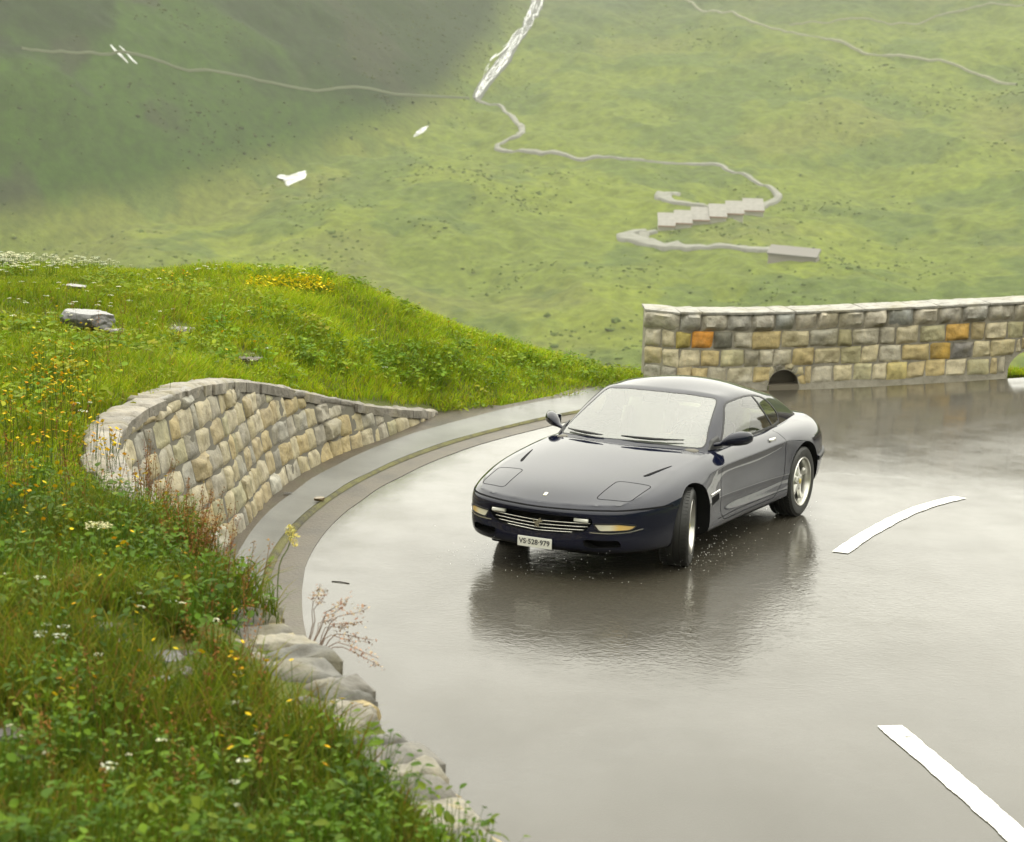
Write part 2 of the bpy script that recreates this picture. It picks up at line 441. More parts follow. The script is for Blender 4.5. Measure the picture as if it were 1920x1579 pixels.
# ------------------------------------------------------------------ valley and mountain
_D = np.array([20, 34, 60, 120, 220, 340, 480, 536, 608, 688, 776, 872, 976, 1088, 1250, 1450, 1700, 2000])
_Z = np.array([-4, -9, -20, -42, -60, -66, -62, -55.5, -47.6, -36.9, -23.4, -5.3, 17.3, 45.2, 92, 150, 215, 280])
def base_z(X, Y):
    z = np.interp(Y, _D, _Z) + .05 * np.maximum(X, 0) * sstep(200, 600, Y) + .0004 * np.maximum(X - 60, 0) ** 2 * sstep(300, 900, Y)
    return z
def far_noise(X, Y):
    a = sstep(60, 400, Y)
    rid = (.5 - np.abs(vnoise(X / 62 + Y / 260, Y / 150, 21))) * 10
    z = a * (11 * fbm(X / 140, Y / 170, 5, 3) + rid - 2 + 4.2 * fbm(X / 26 + Y / 90, Y / 44, 8, 4))
    z = z + (.25 + .75 * a) * (1.1 * fbm(X / 7, Y / 9, 31, 3))
    return z
def surf_R(X, Y): return base_z(X, Y) + far_noise(X, Y)
def hit(u, v, f=None, d0=60, d1=1900):
    f = f or far_z
    d = ray_dir(u, v); t = np.linspace(d0, d1, 9000) / d[1]
    P = CAMP + t[:, None] * d; g = P[:, 2] - f(P[:, 0], P[:, 1])
    k = np.argmax(g < 0) if (g < 0).any() else len(g) - 1
    return P[k]
_vl = np.array([hit(u, v, lambda x, y: base_z(x, y)) for u, v in [(-350, 520), (0, 452), (230, 410), (440, 368), (620, 310), (800, 248), (892, 186), (960, 90), (1040, -60)]])
_vl = np.vstack([_vl, _vl[-1] + np.array([90, 500, 150])])
def vline(X, Y):
    """signed distance to the left of the stream, height of the stream there"""
    xs = np.interp(Y, _vl[:, 1], _vl[:, 0]); zs = np.interp(Y, _vl[:, 1], _vl[:, 2])
    return (xs - X) * .95, zs
def left_z(X, Y):
    d, zs = vline(X, Y)
    g = 10 * fbm(X / 90, Y / 110, 51, 3) + (.5 - np.abs(vnoise(X / 40 + Y / 150, Y / 90, 61))) * 10 - 5 + 4 * fbm(X / 22, Y / 30, 71, 4)
    z = zs + .62 * d + g * sstep(0, 60, d); top = CAM_H + np.hypot(X, Y) * .075       # its crest
    return np.where(z > top, top + (z - top) * .05, z), d
def far_z(X, Y):
    X = np.asarray(X, float); Y = np.asarray(Y, float)
    r = surf_R(X, Y); l, d = left_z(X, Y)
    ok = sstep(380, 520, Y)
    z = np.where(d > -20, np.maximum(r, l * ok + (r - 30) * (1 - ok)), r); top = CAM_H + np.hypot(X, Y) * .085
    return np.where(z > top, top + (z - top) * .03, z)

az = np.radians(np.r_[np.linspace(-40, -20, 40)[:-1], np.linspace(-20, 20, 760), np.linspace(20, 40, 40)[1:]])
dd = np.r_[np.geomspace(24, 360, 60)[:-1], np.geomspace(360, 1250, 620), np.linspace(1260, 1500, 24)]
Xf = dd[None, :] * np.tan(az)[:, None]; Yf = np.broadcast_to(dd[None, :], Xf.shape)
Zf = far_z(Xf, Yf)
Zf = np.where(Yf < 60, np.minimum(Zf, -6 - (Yf - 24) * .25), Zf)

# what grows where: pasture, alpine scrub, scree, damp gullies (pasture paled so its colour stands in for mist)
_, dl = left_z(Xf, Yf)
scrub = sstep(.02, .22, fbm(Xf / 24, Yf / 34, 91, 4))
dry = sstep(-.05, .25, fbm(Xf / 70, Yf / 90, 95, 3))
lim = sstep(0, .3, fbm(Xf / 33, Yf / 50, 99, 3))
past = np.array([.108, .138, .024]); dryc = np.array([.118, .128, .034]); scr = np.array([.062, .094, .024]); lime = np.array([.140, .172, .022])
C = past[None, None] * np.ones(Xf.shape + (1,))
C = C + (dryc - C) * (.55 * dry)[..., None]
C = C + (lime - C) * (.7 * lim * sstep(900, 560, Yf))[..., None]
C = C + (scr - C) * (.6 * scrub)[..., None]
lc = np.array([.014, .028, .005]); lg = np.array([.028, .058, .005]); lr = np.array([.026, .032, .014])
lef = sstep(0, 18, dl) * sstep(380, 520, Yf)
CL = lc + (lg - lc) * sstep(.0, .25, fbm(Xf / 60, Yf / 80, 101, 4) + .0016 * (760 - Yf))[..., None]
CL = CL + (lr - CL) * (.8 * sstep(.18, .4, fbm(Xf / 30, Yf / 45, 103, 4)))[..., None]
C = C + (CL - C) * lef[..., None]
upper = sstep(930, 1120, Yf) * (1 - lef)
C = C + (np.array([.05, .07, .035]) - C) * (.8 * upper)[..., None]
C *= (1 + .35 * fbm(Xf / 3.0, Yf / 4.5, 111, 3))[..., None]
m, N, L, b = new_mat('alpine_pasture'); M_PAST = m
n2 = noise_tex(N, L, .35, 6, .7); n3 = noise_tex(N, L, 1.4, 4, .7)
cc = mixc(N, L, col_attr(N), ramp(N, L, n2.outputs[0], [(.3, (.62, .66, .62)), (.7, (1.25, 1.22, 1.15))]).outputs[0], 1.0, 'MULTIPLY')
L.new(cc, b.inputs['Base Color']); b.inputs['Roughness'].default_value = .95; b.inputs['Specular IOR Level'].default_value = .1
L.new(bump(N, L, n3.outputs[0], .8, .6).outputs[0], b.inputs['Normal'])
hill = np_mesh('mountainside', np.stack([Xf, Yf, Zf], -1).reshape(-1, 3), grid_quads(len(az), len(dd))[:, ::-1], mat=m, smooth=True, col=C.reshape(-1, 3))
if hill.data.polygons[30000].normal.z < 0: hill.data.flip_normals()
tag(hill, 'green alpine mountainside beyond the valley', kind='structure')

# the slope the road is cut into: behind and beside the bend
a2 = np.radians(np.linspace(33, 327, 160)); r2 = np.geomspace(38, 480, 60)
X2 = r2[None] * np.sin(a2)[:, None] + 4; Y2 = r2[None] * np.cos(a2)[:, None]
side = sstep(40, 75, np.degrees(a2)) * sstep(320, 285, np.degrees(a2))
Z2 = -4 + (r2[None] - 38) * (.33 * side - .02)[:, None] + 9 * fbm(X2 / 60, Y2 / 60, 131, 4) * sstep(38, 140, r2)[None]
C2 = np.array([.05, .07, .014]) + (np.array([.026, .036, .012]) - np.array([.05, .07, .014])) * sstep(0, .25, fbm(X2 / 25, Y2 / 25, 133, 4))[..., None]
hb = np_mesh('mountainside', np.stack([X2, Y2, Z2], -1).reshape(-1, 3), grid_quads(len(a2), len(r2)), mat=m, smooth=True, col=C2.reshape(-1, 3))
if hb.data.polygons[5000].normal.z < 0: hb.data.flip_normals()
tag(hb, 'green slope the pass road is cut into', kind='structure')

# roads and paths draped over the slope
def drape(name, pix, w, mat, lift=.7, n=90, label=None, wv=None, kind='structure'):
    P = np.array([hit(*q) for q in pix]); P = spline(P[:, :2], n); nn = pnormals(P)
    ws = np.interp(np.linspace(0, 1, n), np.linspace(0, 1, len(wv)), wv) if wv is not None else np.full(n, w)
    ws = ws * (1 + .15 * vnoise(np.arange(n) * .35, np.zeros(n), 5))
    k = np.linspace(-.5, .5, 4)
    X = P[:, None] + nn[:, None] * (ws[:, None] * k[None])[..., None]
    zc = far_z(P[:, 0], P[:, 1]); ze = far_z(X[..., 0], X[..., 1])
    Z = np.maximum(ze, zc[:, None] * .5 + ze * .5) + lift
    top = np.concatenate([X, Z[..., None]], -1)
    lo = top[:, [0, -1]].copy(); lo[..., 2] -= 2.5
    Vv = np.concatenate([lo[:, :1], top, lo[:, 1:]], 1).reshape(-1, 3)
    o = np_mesh(name, Vv, grid_quads(n, 6), mat=mat)
    if o.data.polygons[2].normal.z < 0: o.data.flip_normals()
    return tag(o, label, kind=kind)
M_TRK, N, L, b = new_mat('gravel_track')
n1 = noise_tex(N, L, .6, 5)
L.new(ramp(N, L, n1.outputs[0], [(.3, (.12, .13, .075)), (.7, (.17, .17, .105))]).outputs[0], b.inputs['Base Color']); b.inputs['Roughness'].default_value = .8
M_PTH = simple('trodden_turf', (.062, .075, .032), .9)
M_TAR, N, L, b = new_mat('far_road')
n1 = noise_tex(N, L, .4, 5)
L.new(ramp(N, L, n1.outputs[0], [(.3, (.12, .12, .095)), (.7, (.17, .17, .14))]).outputs[0], b.inputs['Base Color']); b.inputs['Roughness'].default_value = .7
drape('mountain_road', [(890, 188), (935, 198), (960, 220), (978, 242), (974, 252), (952, 264), (932, 276), (950, 285), (1060, 292), (1180, 300), (1300, 310), (1352, 312), (1366, 322), (1415, 342), (1452, 360), (1458, 374), (1428, 391)], 2.0, M_TAR, n=260, wv=[1.2, 1.6, 2.4, 2.2, 1.7, 1.5, 1.6, 2, 2.2, 2.6])
drape('mountain_road', [(1262, 364), (1244, 370), (1264, 381), (1330, 392)], 3, M_TAR, wv=[5, 6, 2.5, 2])
drape('mountain_road', [(1230, 436), (1208, 441), (1210, 456), (1224, 461)], 3, M_TAR, wv=[2.4, 3.2, 3.2, 2.4])
drape('mountain_road', [(1212, 436), (1180, 441), (1176, 447), (1215, 458), (1300, 466), (1400, 470), (1450, 474)], 3, M_TAR, wv=[4, 7, 5, 3, 2.6, 2.6])
drape('footpath', [(1270, -8), (1300, 8), (1350, 25), (1420, 45), (1540, 72), (1700, 108), (1820, 137), (1906, 160)], .95, M_TRK)
drape('footpath', [(40, 92), (200, 104), (430, 140), (640, 166), (880, 186)], .5, M_PTH, n=140)
drape('footpath', [(1480, 48), (1640, 40), (1800, 22), (1930, 10)], .35, M_TRK)

# stream and waterfall
m, N, L, b = new_mat('white_water'); M_WATER = m
n1 = noise_tex(N, L, .5, 5, .7)
L.new(ramp(N, L, n1.outputs[0], [(.35, (.30, .32, .31)), (.6, (.74, .75, .75))]).outputs[0], b.inputs['Base Color']); b.inputs['Roughness'].default_value = .5
def torrent(name, pix, ws, strands, seed, lift=1.0):
    rg = np.random.default_rng(seed); P = np.array([hit(*q) for q in pix]); P = spline(P[:, :2], 120); nn = pnormals(P)
    wv = np.interp(np.linspace(0, 1, 120), np.linspace(0, 1, len(ws)), ws); vs = []; qs = []; off = 0
    for k in range(strands):
        o_ = (k / strands - .5) * .9 + fbm(np.arange(120) * .045, np.full(120, k * .23), seed, 3) * .9
        w_ = np.abs(fbm(np.arange(120) * .12, np.ones(120) * k, seed + 50 + k, 3)) * .16 + .012
        w_ = w_ * (vnoise(np.arange(120) * .16, np.full(120, k * 7.), seed + 90) > -.14)
        for kk in (-.5, .5):
            X = P + nn * (wv * (o_ + w_ * kk))[:, None]
            vs.append(np.c_[X, far_z(X[:, 0], X[:, 1]) + lift + .1 * k])
        a = np.arange(119) + off
        qs.append(np.stack([a, a + 1, a + 121, a + 120], -1)); off += 240
    Vv = np.concatenate(vs); o = np_mesh(name, Vv, np.concatenate(qs), mat=M_WATER)
    return o
drape('wet_rock', [(1015, -30), (1008, 5), (990, 45), (962, 85), (940, 120), (915, 150), (900, 172), (892, 188)], 5, simple('wet_rock', (.035, .04, .032), .6), lift=.2, wv=[6, 5.5, 5, 5, 4.5, 4, 3])
tag(torrent('waterfall', [(1015, -30), (1008, 5), (990, 45), (962, 85), (940, 120), (915, 150), (900, 172), (892, 188)], [5.0, 4.8, 4.6, 4.4, 4.0, 3.4, 2.6], 13, 3, .4), 'white waterfall tumbling down the dark slope', kind='structure')

# snow patches, each lying on the slope
m, N, L, b = new_mat('old_snow'); M_SNOW = m
n1 = noise_tex(N, L, .3, 5)
L.new(ramp(N, L, n1.outputs[0], [(.36, (.26, .26, .25)), (.52, (.50, .51, .51)), (.7, (.66, .66, .66))]).outputs[0], b.inputs['Base Color']); b.inputs['Roughness'].default_value = .6
def snow(outline, label, thick=.4):
    pts = np.array([hit(*q) for q in outline]); c = pts.mean(0)
    zc = lambda p: far_z(p[:, 0], p[:, 1])
    ring = spline(np.vstack([pts, pts[:1]])[:, :2], 110)[:-1]; vs = []; n = len(ring); ring = ring + .6 * np.stack([fbm(np.arange(n) * .3, np.zeros(n), 3 + int(c[0]), 3), fbm(np.arange(n) * .3, np.ones(n) * 9, 3 + int(c[0]), 3)], -1) * (thick > .3)
    for k, (s, h) in enumerate(((1, -.8), (.97, thick * .5), (.85, thick), (.5, thick * 1.15), (.2, thick * 1.2))):
        q = c[:2] + (ring - c[:2]) * s
        vs.append(np.c_[q, zc(q) + h])
    cc_ = np.r_[c[:2], far_z(c[0], c[1]) + thick * 1.2][None]
    Vv = np.concatenate(vs + [cc_]); ff = []
    for k in range(4):
        ff += [(k * n + i, k * n + (i + 1) % n, (k + 1) * n + (i + 1) % n, (k + 1) * n + i) for i in range(n)]
    ff += [(4 * n + i, 4 * n + (i + 1) % n, 5 * n) for i in range(n)]
    o = mesh_obj('snow_patch', Vv, ff, M_SNOW, smooth=True)
    return tag(o, label, 'snow patch', 'old snow patches on the mountainside')
snow([(516, 331), (530, 327), (548, 328), (560, 325), (574, 321), (572, 333), (560, 340), (545, 347), (537, 349), (531, 339)], 'broad white snow patch in the valley bottom, the widest one')
snow([(775, 257), (785, 246), (798, 238), (803, 237), (797, 246), (786, 254)], 'small slanting snow patch beside the stream below the waterfall')
snow([(206, 84), (209, 85), (224, 100), (240, 117), (237, 117), (221, 102)], 'thin snow streak on the dark slope, the lower of two side by side', .12)
snow([(222, 86), (225, 87), (241, 102), (257, 119), (254, 119), (239, 104)], 'thin snow streak on the dark slope, the upper of two side by side', .12)

# stepped row of shed-roofed huts beside the lower hairpin
M_RF, N, L, b = new_mat('pale_shingle_roof')
n1 = noise_tex(N, L, .8, 4)
L.new(ramp(N, L, n1.outputs[0], [(.3, (.19, .18, .165)), (.7, (.25, .24, .22))]).outputs[0], b.inputs['Base Color']); b.inputs['Roughness'].default_value = .7
M_HW = simple('hut_wall', (.34, .33, .27), .8); M_FA = simple('hut_fascia', (.24, .15, .11), .7)
hx = [(1234, 431), (1265, 426), (1297, 420), (1330, 414), (1362, 408), (1394, 402), (1432, 399)]
hl = ['grey roofed hut at the lowest end of the stepped row', 'grey roofed hut next to the lowest one in the stepped row', 'grey roofed hut third from the lower road in the stepped row',
      'grey roofed hut fourth from the lower road in the stepped row', 'grey roofed hut next to the topmost one in the stepped row', 'grey roofed hut topmost and widest in the stepped row']
for i in range(6):
    hD = min(hit(hx[i][0], hx[i][1])[1], hit(hx[i + 1][0], hx[i][1])[1]) - 1.0; a = at_D(hx[i][0], hx[i][1], hD); b_ = at_D(hx[i + 1][0], hx[i][1], hD)
    wdt = b_[0] - a[0] + .15; cx = (a[0] + b_[0]) / 2; z0 = a[2]
    root = empty('hut', (cx, hD, z0)); tag(root, hl[i], 'hut', 'stepped row of huts by the far hairpin')
    W = MB(); W.add([(-wdt / 2 + .2, 0, -14), (wdt / 2 - .2, 0, -14), (wdt / 2 - .2, 5, -14), (-wdt / 2 + .2, 5, -14), (-wdt / 2 + .2, 0, 1.2), (wdt / 2 - .2, 0, 1.2), (wdt / 2 - .2, 5, 3.9), (-wdt / 2 + .2, 5, 3.9)],
                  [(0, 3, 2, 1), (0, 1, 5, 4), (1, 2, 6, 5), (2, 3, 7, 6), (3, 0, 4, 7), (4, 5, 6, 7)]); W.build('wall', M_HW, root)
    Rf = MB(); Rf.add([(-wdt / 2, -.5, 1.1), (wdt / 2 + .1, -.5, 1.1), (wdt / 2 + .1, 5.4, 4.5), (-wdt / 2, 5.4, 4.5), (-wdt / 2, -.5, 1.4), (wdt / 2 + .1, -.5, 1.4), (wdt / 2 + .1, 5.4, 4.9), (-wdt / 2, 5.4, 4.9)],
                  [(0, 3, 2, 1), (1, 2, 6, 5), (2, 3, 7, 6), (3, 0, 4, 7), (4, 5, 6, 7), (0, 1, 5, 4)]); Rf.build('roof', M_RF, root)
    Fa = MB(); Fa.box((0.05, -.56, 1.12), (wdt + .1, .1, .44)); Fa.build('fascia', M_FA, root)
# long low grey gallery at the end of the lowest road
gD = min(hit(1440, 481)[1], hit(1530, 490)[1]) - 2; g0 = at_D(1440, 480, gD + 4); g1 = at_D(1530, 489, gD)
dv = g1 - g0; ln = np.linalg.norm(dv[:2]); an = math.atan2(dv[1], dv[0]); sl = dv[2]
root = empty('road_gallery', tuple(g0), an); tag(root, 'long flat grey road gallery on the lowest far road', 'road gallery')
W = MB(); W.add([(0, 0, -9), (ln, 0, -9 + sl), (ln, 5, -9 + sl), (0, 5, -9), (0, 0, .5), (ln, 0, .5 + sl), (ln, 5, 1.0 + sl), (0, 5, 1.0)], [(0, 3, 2, 1), (0, 1, 5, 4), (1, 2, 6, 5), (2, 3, 7, 6), (3, 0, 4, 7), (4, 5, 6, 7)]); W.build('wall', simple('gallery_wall', (.22, .2, .18), .8), root)
W = MB(); W.add([(-.3, -.5, .55), (ln + .3, -.5, .55 + sl), (ln + .3, 5.6, 2.4 + sl), (-.3, 5.6, 2.4), (-.3, -.5, .95), (ln + .3, -.5, .95 + sl), (ln + .3, 5.6, 2.8 + sl), (-.3, 5.6, 2.8)], [(0, 3, 2, 1), (0, 1, 5, 4), (1, 2, 6, 5), (2, 3, 7, 6), (3, 0, 4, 7), (4, 5, 6, 7)]); W.build('roof', simple('gallery_roof', (.15, .14, .13), .8), root)

# low alpine shrubs scattered in drifts over the slope
rs = np.random.default_rng(3)
ico = bmesh.new(); bmesh.ops.create_icosphere(ico, subdivisions=1, radius=1); ico.verts.ensure_lookup_table()
IV = np.array([v.co[:] for v in ico.verts]); IT = np.array([[v.index for v in f.verts] for f in ico.faces]); ico.free()
n = 45000; a_ = rs.uniform(math.radians(-21), math.radians(21), n); d_ = 380 + (1100 - 380) * rs.random(n) ** .8
sx = d_ * np.tan(a_); sy = d_; dns = fbm(sx / 30, sy / 45, 141, 4) + .25 * fbm(sx / 8, sy / 10, 143, 2)
kp = dns > rs.uniform(-.02, .62, n); sx, sy = sx[kp], sy[kp]; n = len(sx)
sz = rs.uniform(.14, .48, n) * (1 + .9 * (rs.random(n) > .96)); sh_ = np.stack([sz * rs.uniform(.8, 1.8, n), sz * rs.uniform(.8, 1.8, n), sz * rs.uniform(.6, 1.1, n)], -1)
jt = 1 + rs.uniform(-.4, .4, (n, len(IV), 1)); SV = IV[None] * jt * sh_[:, None] + np.stack([sx, sy, far_z(sx, sy) + .1], -1)[:, None]
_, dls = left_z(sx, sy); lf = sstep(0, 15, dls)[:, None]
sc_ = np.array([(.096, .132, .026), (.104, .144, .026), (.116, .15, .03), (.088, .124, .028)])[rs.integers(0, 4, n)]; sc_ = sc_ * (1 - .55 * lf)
sc_ = np.repeat(sc_ * rs.uniform(.8, 1.2, (n, 1)), len(IV), 0)
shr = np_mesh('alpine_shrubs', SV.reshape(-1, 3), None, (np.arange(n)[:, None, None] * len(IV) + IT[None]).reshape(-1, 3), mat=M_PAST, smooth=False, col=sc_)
tag(shr, 'low alpine scrub scattered over the far slope', kind='stuff')

# rain haze filling the valley
m = bpy.data.materials.new('rain_haze'); m.use_nodes = True; nt = m.node_tree; nt.nodes.remove(nt.nodes['Principled BSDF'])
pv = nt.nodes.new('ShaderNodeVolumePrincipled'); pv.inputs['Density'].default_value = .00017; pv.inputs['Color'].default_value = (.95, .96, .88, 1); pv.inputs['Anisotropy'].default_value = .1
nt.links.new(pv.outputs[0], nt.nodes['Material Output'].inputs['Volume'])
hz = MB(); hz.box((0, 500, 55), (2600, 2300, 300)); hzo = hz.build('haze', m); tag(hzo, 'thin rain haze hanging in the valley', kind='stuff')
# ------------------------------------------------------------------ stone walls
m, N, L, b = new_mat('split_stone'); MAT_STONE = m
n1 = noise_tex(N, L, 7, 6, .65); n2 = noise_tex(N, L, 38, 5, .7); n3 = noise_tex(N, L, 2.2, 3, .5)
c = mixc(N, L, col_attr(N), ramp(N, L, n1.outputs[0], [(.28, (.50, .47, .42)), (.5, (1, 1, 1)), (.75, (1.35, 1.3, 1.2))]).outputs[0], 1.0, 'MULTIPLY')
c = mixc(N, L, c, (.20, .17, .075), math_n(N, L, 'MULTIPLY', ramp(N, L, n3.outputs[0], [(.52, (0, 0, 0)), (.68, (1, 1, 1))]).outputs[0], .45))
L.new(c, b.inputs['Base Color']); b.inputs['Roughness'].default_value = .62; b.inputs['Specular IOR Level'].default_value = .4
b1 = bump(N, L, n1.outputs[0], .8, .035); b2 = bump(N, L, n2.outputs[0], .7, .012); L.new(b1.outputs[0], b2.inputs['Normal']); L.new(b2.outputs[0], b.inputs['Normal'])
m, N, L, b = new_mat('wall_mortar'); MAT_MORTAR = m
n1 = noise_tex(N, L, 5, 6, .7); n2 = noise_tex(N, L, 50, 4)
L.new(ramp(N, L, n1.outputs[0], [(.3, (.17, .15, .115)), (.7, (.33, .305, .25))]).outputs[0], b.inputs['Base Color']); b.inputs['Roughness'].default_value = .8
L.new(bump(N, L, n2.outputs[0], .7, .02).outputs[0], b.inputs['Normal'])
m, N, L, b = new_mat('wet_coping'); MAT_COPE = m
n1 = noise_tex(N, L, 3, 7, .7); n2 = noise_tex(N, L, 28, 4, .7); n3 = noise_tex(N, L, 9, 2, .5)
c = ramp(N, L, n1.outputs[0], [(.3, (.12, .10, .075)), (.6, (.19, .17, .14))])
c = mixc(N, L, c.outputs[0], (.06, .05, .04), ramp(N, L, n3.outputs[0], [(.66, (0, 0, 0)), (.71, (1, 1, 1))]).outputs[0])
L.new(c, b.inputs['Base Color']); b.inputs['Roughness'].default_value = .5; b.inputs['Coat Weight'].default_value = .35; b.inputs['Coat Roughness'].default_value = .3
bb = bump(N, L, n1.outputs[0], 1., .05); b3 = bump(N, L, n2.outputs[0], 1., .03); L.new(bb.outputs[0], b3.inputs['Normal']); L.new(b3.outputs[0], b.inputs['Normal'])
m, N, L, b = new_mat('wet_capstone'); MAT_CAP = m
n1 = noise_tex(N, L, 6, 6, .65); n2 = noise_tex(N, L, 30, 5, .7)
c = mixc(N, L, col_attr(N), ramp(N, L, n1.outputs[0], [(.28, (.6, .58, .55)), (.7, (1.25, 1.22, 1.2))]).outputs[0], 1.0, 'MULTIPLY')
L.new(c, b.inputs['Base Color']); b.inputs['Roughness'].default_value = .5; b.inputs['Coat Weight'].default_value = .6; b.inputs['Coat Roughness'].default_value = .22
L.new(bump(N, L, n2.outputs[0], .8, .02).outputs[0], b.inputs['Normal'])

class Stones:
    def __init__(self): self.v = []; self.f = []; self.c = []; self.n = 0
    def stone(self, fn, s0, s1, h0, h1, depth, col, seed, nx=11, ny=9, jit=.014, back=.07, skew=0.):
        """one rough faced block; fn(s, h, out) -> xyz; corners jittered, face pillowed and chipped"""
        rg = np.random.default_rng(seed)
        j = rg.uniform(-jit, jit, (4, 2))
        u = np.linspace(0, 1, nx); w_ = np.linspace(0, 1, ny)
        U_, W_ = np.meshgrid(u, w_, indexing='ij')
        def bil(a): return a[0] * (1 - U_) * (1 - W_) + a[1] * U_ * (1 - W_) + a[2] * U_ * W_ + a[3] * (1 - U_) * W_
        S = bil([s0 + j[0, 0], s1 + j[1, 0], s1 + j[2, 0] + skew, s0 + j[3, 0] + skew]); H = bil([h0 + j[0, 1], h0 + j[1, 1], h1 + j[2, 1], h1 + j[3, 1]])
        wx, wy = abs(s1 - s0), abs(h1 - h0)
        S = S + .012 * vnoise(H * 9 + seed, S * 9, seed); H = H + .012 * vnoise(S * 9, H * 9 + seed, seed + 3)
        ed = np.minimum(np.minimum(U_, 1 - U_) * wx, np.minimum(W_, 1 - W_) * wy)
        O = depth * (1 - np.exp(-ed / .016)) + 1.25 * depth * fbm(S * 6 + seed * 1.7, H * 7, seed, 4) * sstep(0, .05, ed)
        O += rg.uniform(-.4, .4) * depth * (U_ - .5) + rg.uniform(-.5, .5) * depth * (W_ - .5)
        O = np.where(ed <= 1e-6, np.minimum(O, .0), O)
        top = np.array([fn(a, b, c) for a, b, c in zip(S.ravel(), H.ravel(), O.ravel())])
        base = self.n; self.v.append(top); self.f += [tuple(q) for q in grid_quads(nx, ny, base)]
        rim = [i * ny for i in range(nx)] + [(nx - 1) * ny + k for k in range(1, ny)] + [i * ny + ny - 1 for i in range(nx - 2, -1, -1)] + [k for k in range(ny - 2, 0, -1)]
        bk = np.array([fn(S.ravel()[i], H.ravel()[i], -back) for i in rim]); self.v.append(bk); o = base + nx * ny; r = len(rim)
        for k in range(r):
            q = (k + 1) % r; self.f.append((base + rim[q], base + rim[k], o + k, o + q))
        self.n += nx * ny + r
        cc = np.array(col) * (1 + .16 * fbm(S.ravel() * 6, H.ravel() * 6, seed + 9, 2))[:, None]
        self.c += [cc, np.tile(np.array(col) * .9, (r, 1))]
    def build(self, name, mat, parent):
        V = np.concatenate(self.v); C = np.concatenate(self.c)
        o = mesh_obj(name, V, self.f, mat, parent, smooth=True, col=C)
        bm = bmesh.new(); bm.from_mesh(o.data); bmesh.ops.recalc_face_normals(bm, faces=bm.faces[:]); bm.to_mesh(o.data); bm.free()
        try: o.data.set_sharp_from_angle(angle=R(48))
        except Exception: pass
        return o

GREYS = [(.29, .265, .21), (.34, .31, .245), (.22, .205, .17), (.37, .34, .27), (.30, .285, .24)]
TANS = [(.36, .31, .19), (.40, .35, .23), (.33, .27, .155), (.42, .37, .26), (.33, .305, .19), (.37, .295, .15)]

# --- curved retaining wall -------------------------------------------------
WT = spline(WALL_TOP, 600); wn = -pnormals(WT)
if (((WT[:, :2] - RC) * wn).sum(1)).mean() > 0: wn = -wn          # towards the road
_wl = np.r_[0, np.cumsum(np.linalg.norm(np.diff(WT[:, :2], axis=0), axis=1))]
WLEN = _wl[-1]
def wtop(s): return float(np.interp(s, _wl, WT[:, 2]))
def wfn(s, h, out):
    x = np.interp(s, _wl, WT[:, 0]); y = np.interp(s, _wl, WT[:, 1]); nx = np.interp(s, _wl, wn[:, 0]); ny = np.interp(s, _wl, wn[:, 1])
    zt = np.interp(s, _wl, WT[:, 2]); o = (zt - h) * .22 + out
    return (x + nx * o, y + ny * o, h)
rw = empty('retaining_wall', tuple(wfn(8, 0, 0))); tag(rw, 'curved stone retaining wall holding back the grassy bank on the outside of the bend', 'stone wall')
bpy.context.view_layer.update()
rw_inv = Vector(rw.location)
ST = Stones(); rg = np.random.default_rng(5)
def wl(s, h, o): p = wfn(s, h, o); return (p[0] - rw_inv.x, p[1] - rw_inv.y, p[2] - rw_inv.z)
hh = .0; ci = 0; sd_ = 100
crs = [.205, .215, .20, .21, .20, .205, .20]
while ci < 7:
    h0 = hh + .009; h1 = hh + crs[ci] - .009; s = -.1 + rg.uniform(0, .2)
    while s < WLEN - .3:
        wd = rg.uniform(.22, .44) if rg.random() > .1 else rg.uniform(.13, .18)
        s1 = s + wd; a = max(s, .02); t_ = min(wtop(a), wtop(s1)) - .05
        if s1 - a > .1 and t_ - h0 > .07:
            pale = rg.random() < .10
            col = (.42, .40, .34) if pale and ci == 0 else (TANS[rg.integers(len(TANS))] if rg.random() < .72 else GREYS[rg.integers(len(GREYS))])
            ST.stone(wl, a + .006, s1 - .006, h0 - .005, min(h1 + .005, t_), .018 if not pale else .05, tuple(np.array(col) * .90), sd_, skew=rg.uniform(-.01, .01))
        s = s1; sd_ += 1
    hh += crs[ci]; ci += 1
ST.build('masonry', MAT_STONE, rw)
S_COPE_ = float(_wl[np.argmin(np.abs(WT[:, 1] - 12.2) + 10 * (WT[:, 1] < 11))])
ns = 260; ss = np.linspace(0, WLEN, ns); hv = np.linspace(0, 1, 5)
Vv = np.array([wl(s, -.25 + (wtop(s) - (.03 if s < S_COPE_ else .16) + .25) * k, 0.0 + .01 * math.sin(s * 13)) for s in ss for k in hv])
o = np_mesh('mortar', Vv, grid_quads(ns, 5), mat=simple('dark_mortar', (.12, .11, .085), .85), parent=rw, smooth=True)  # joints toned darker than the parapet's mortar
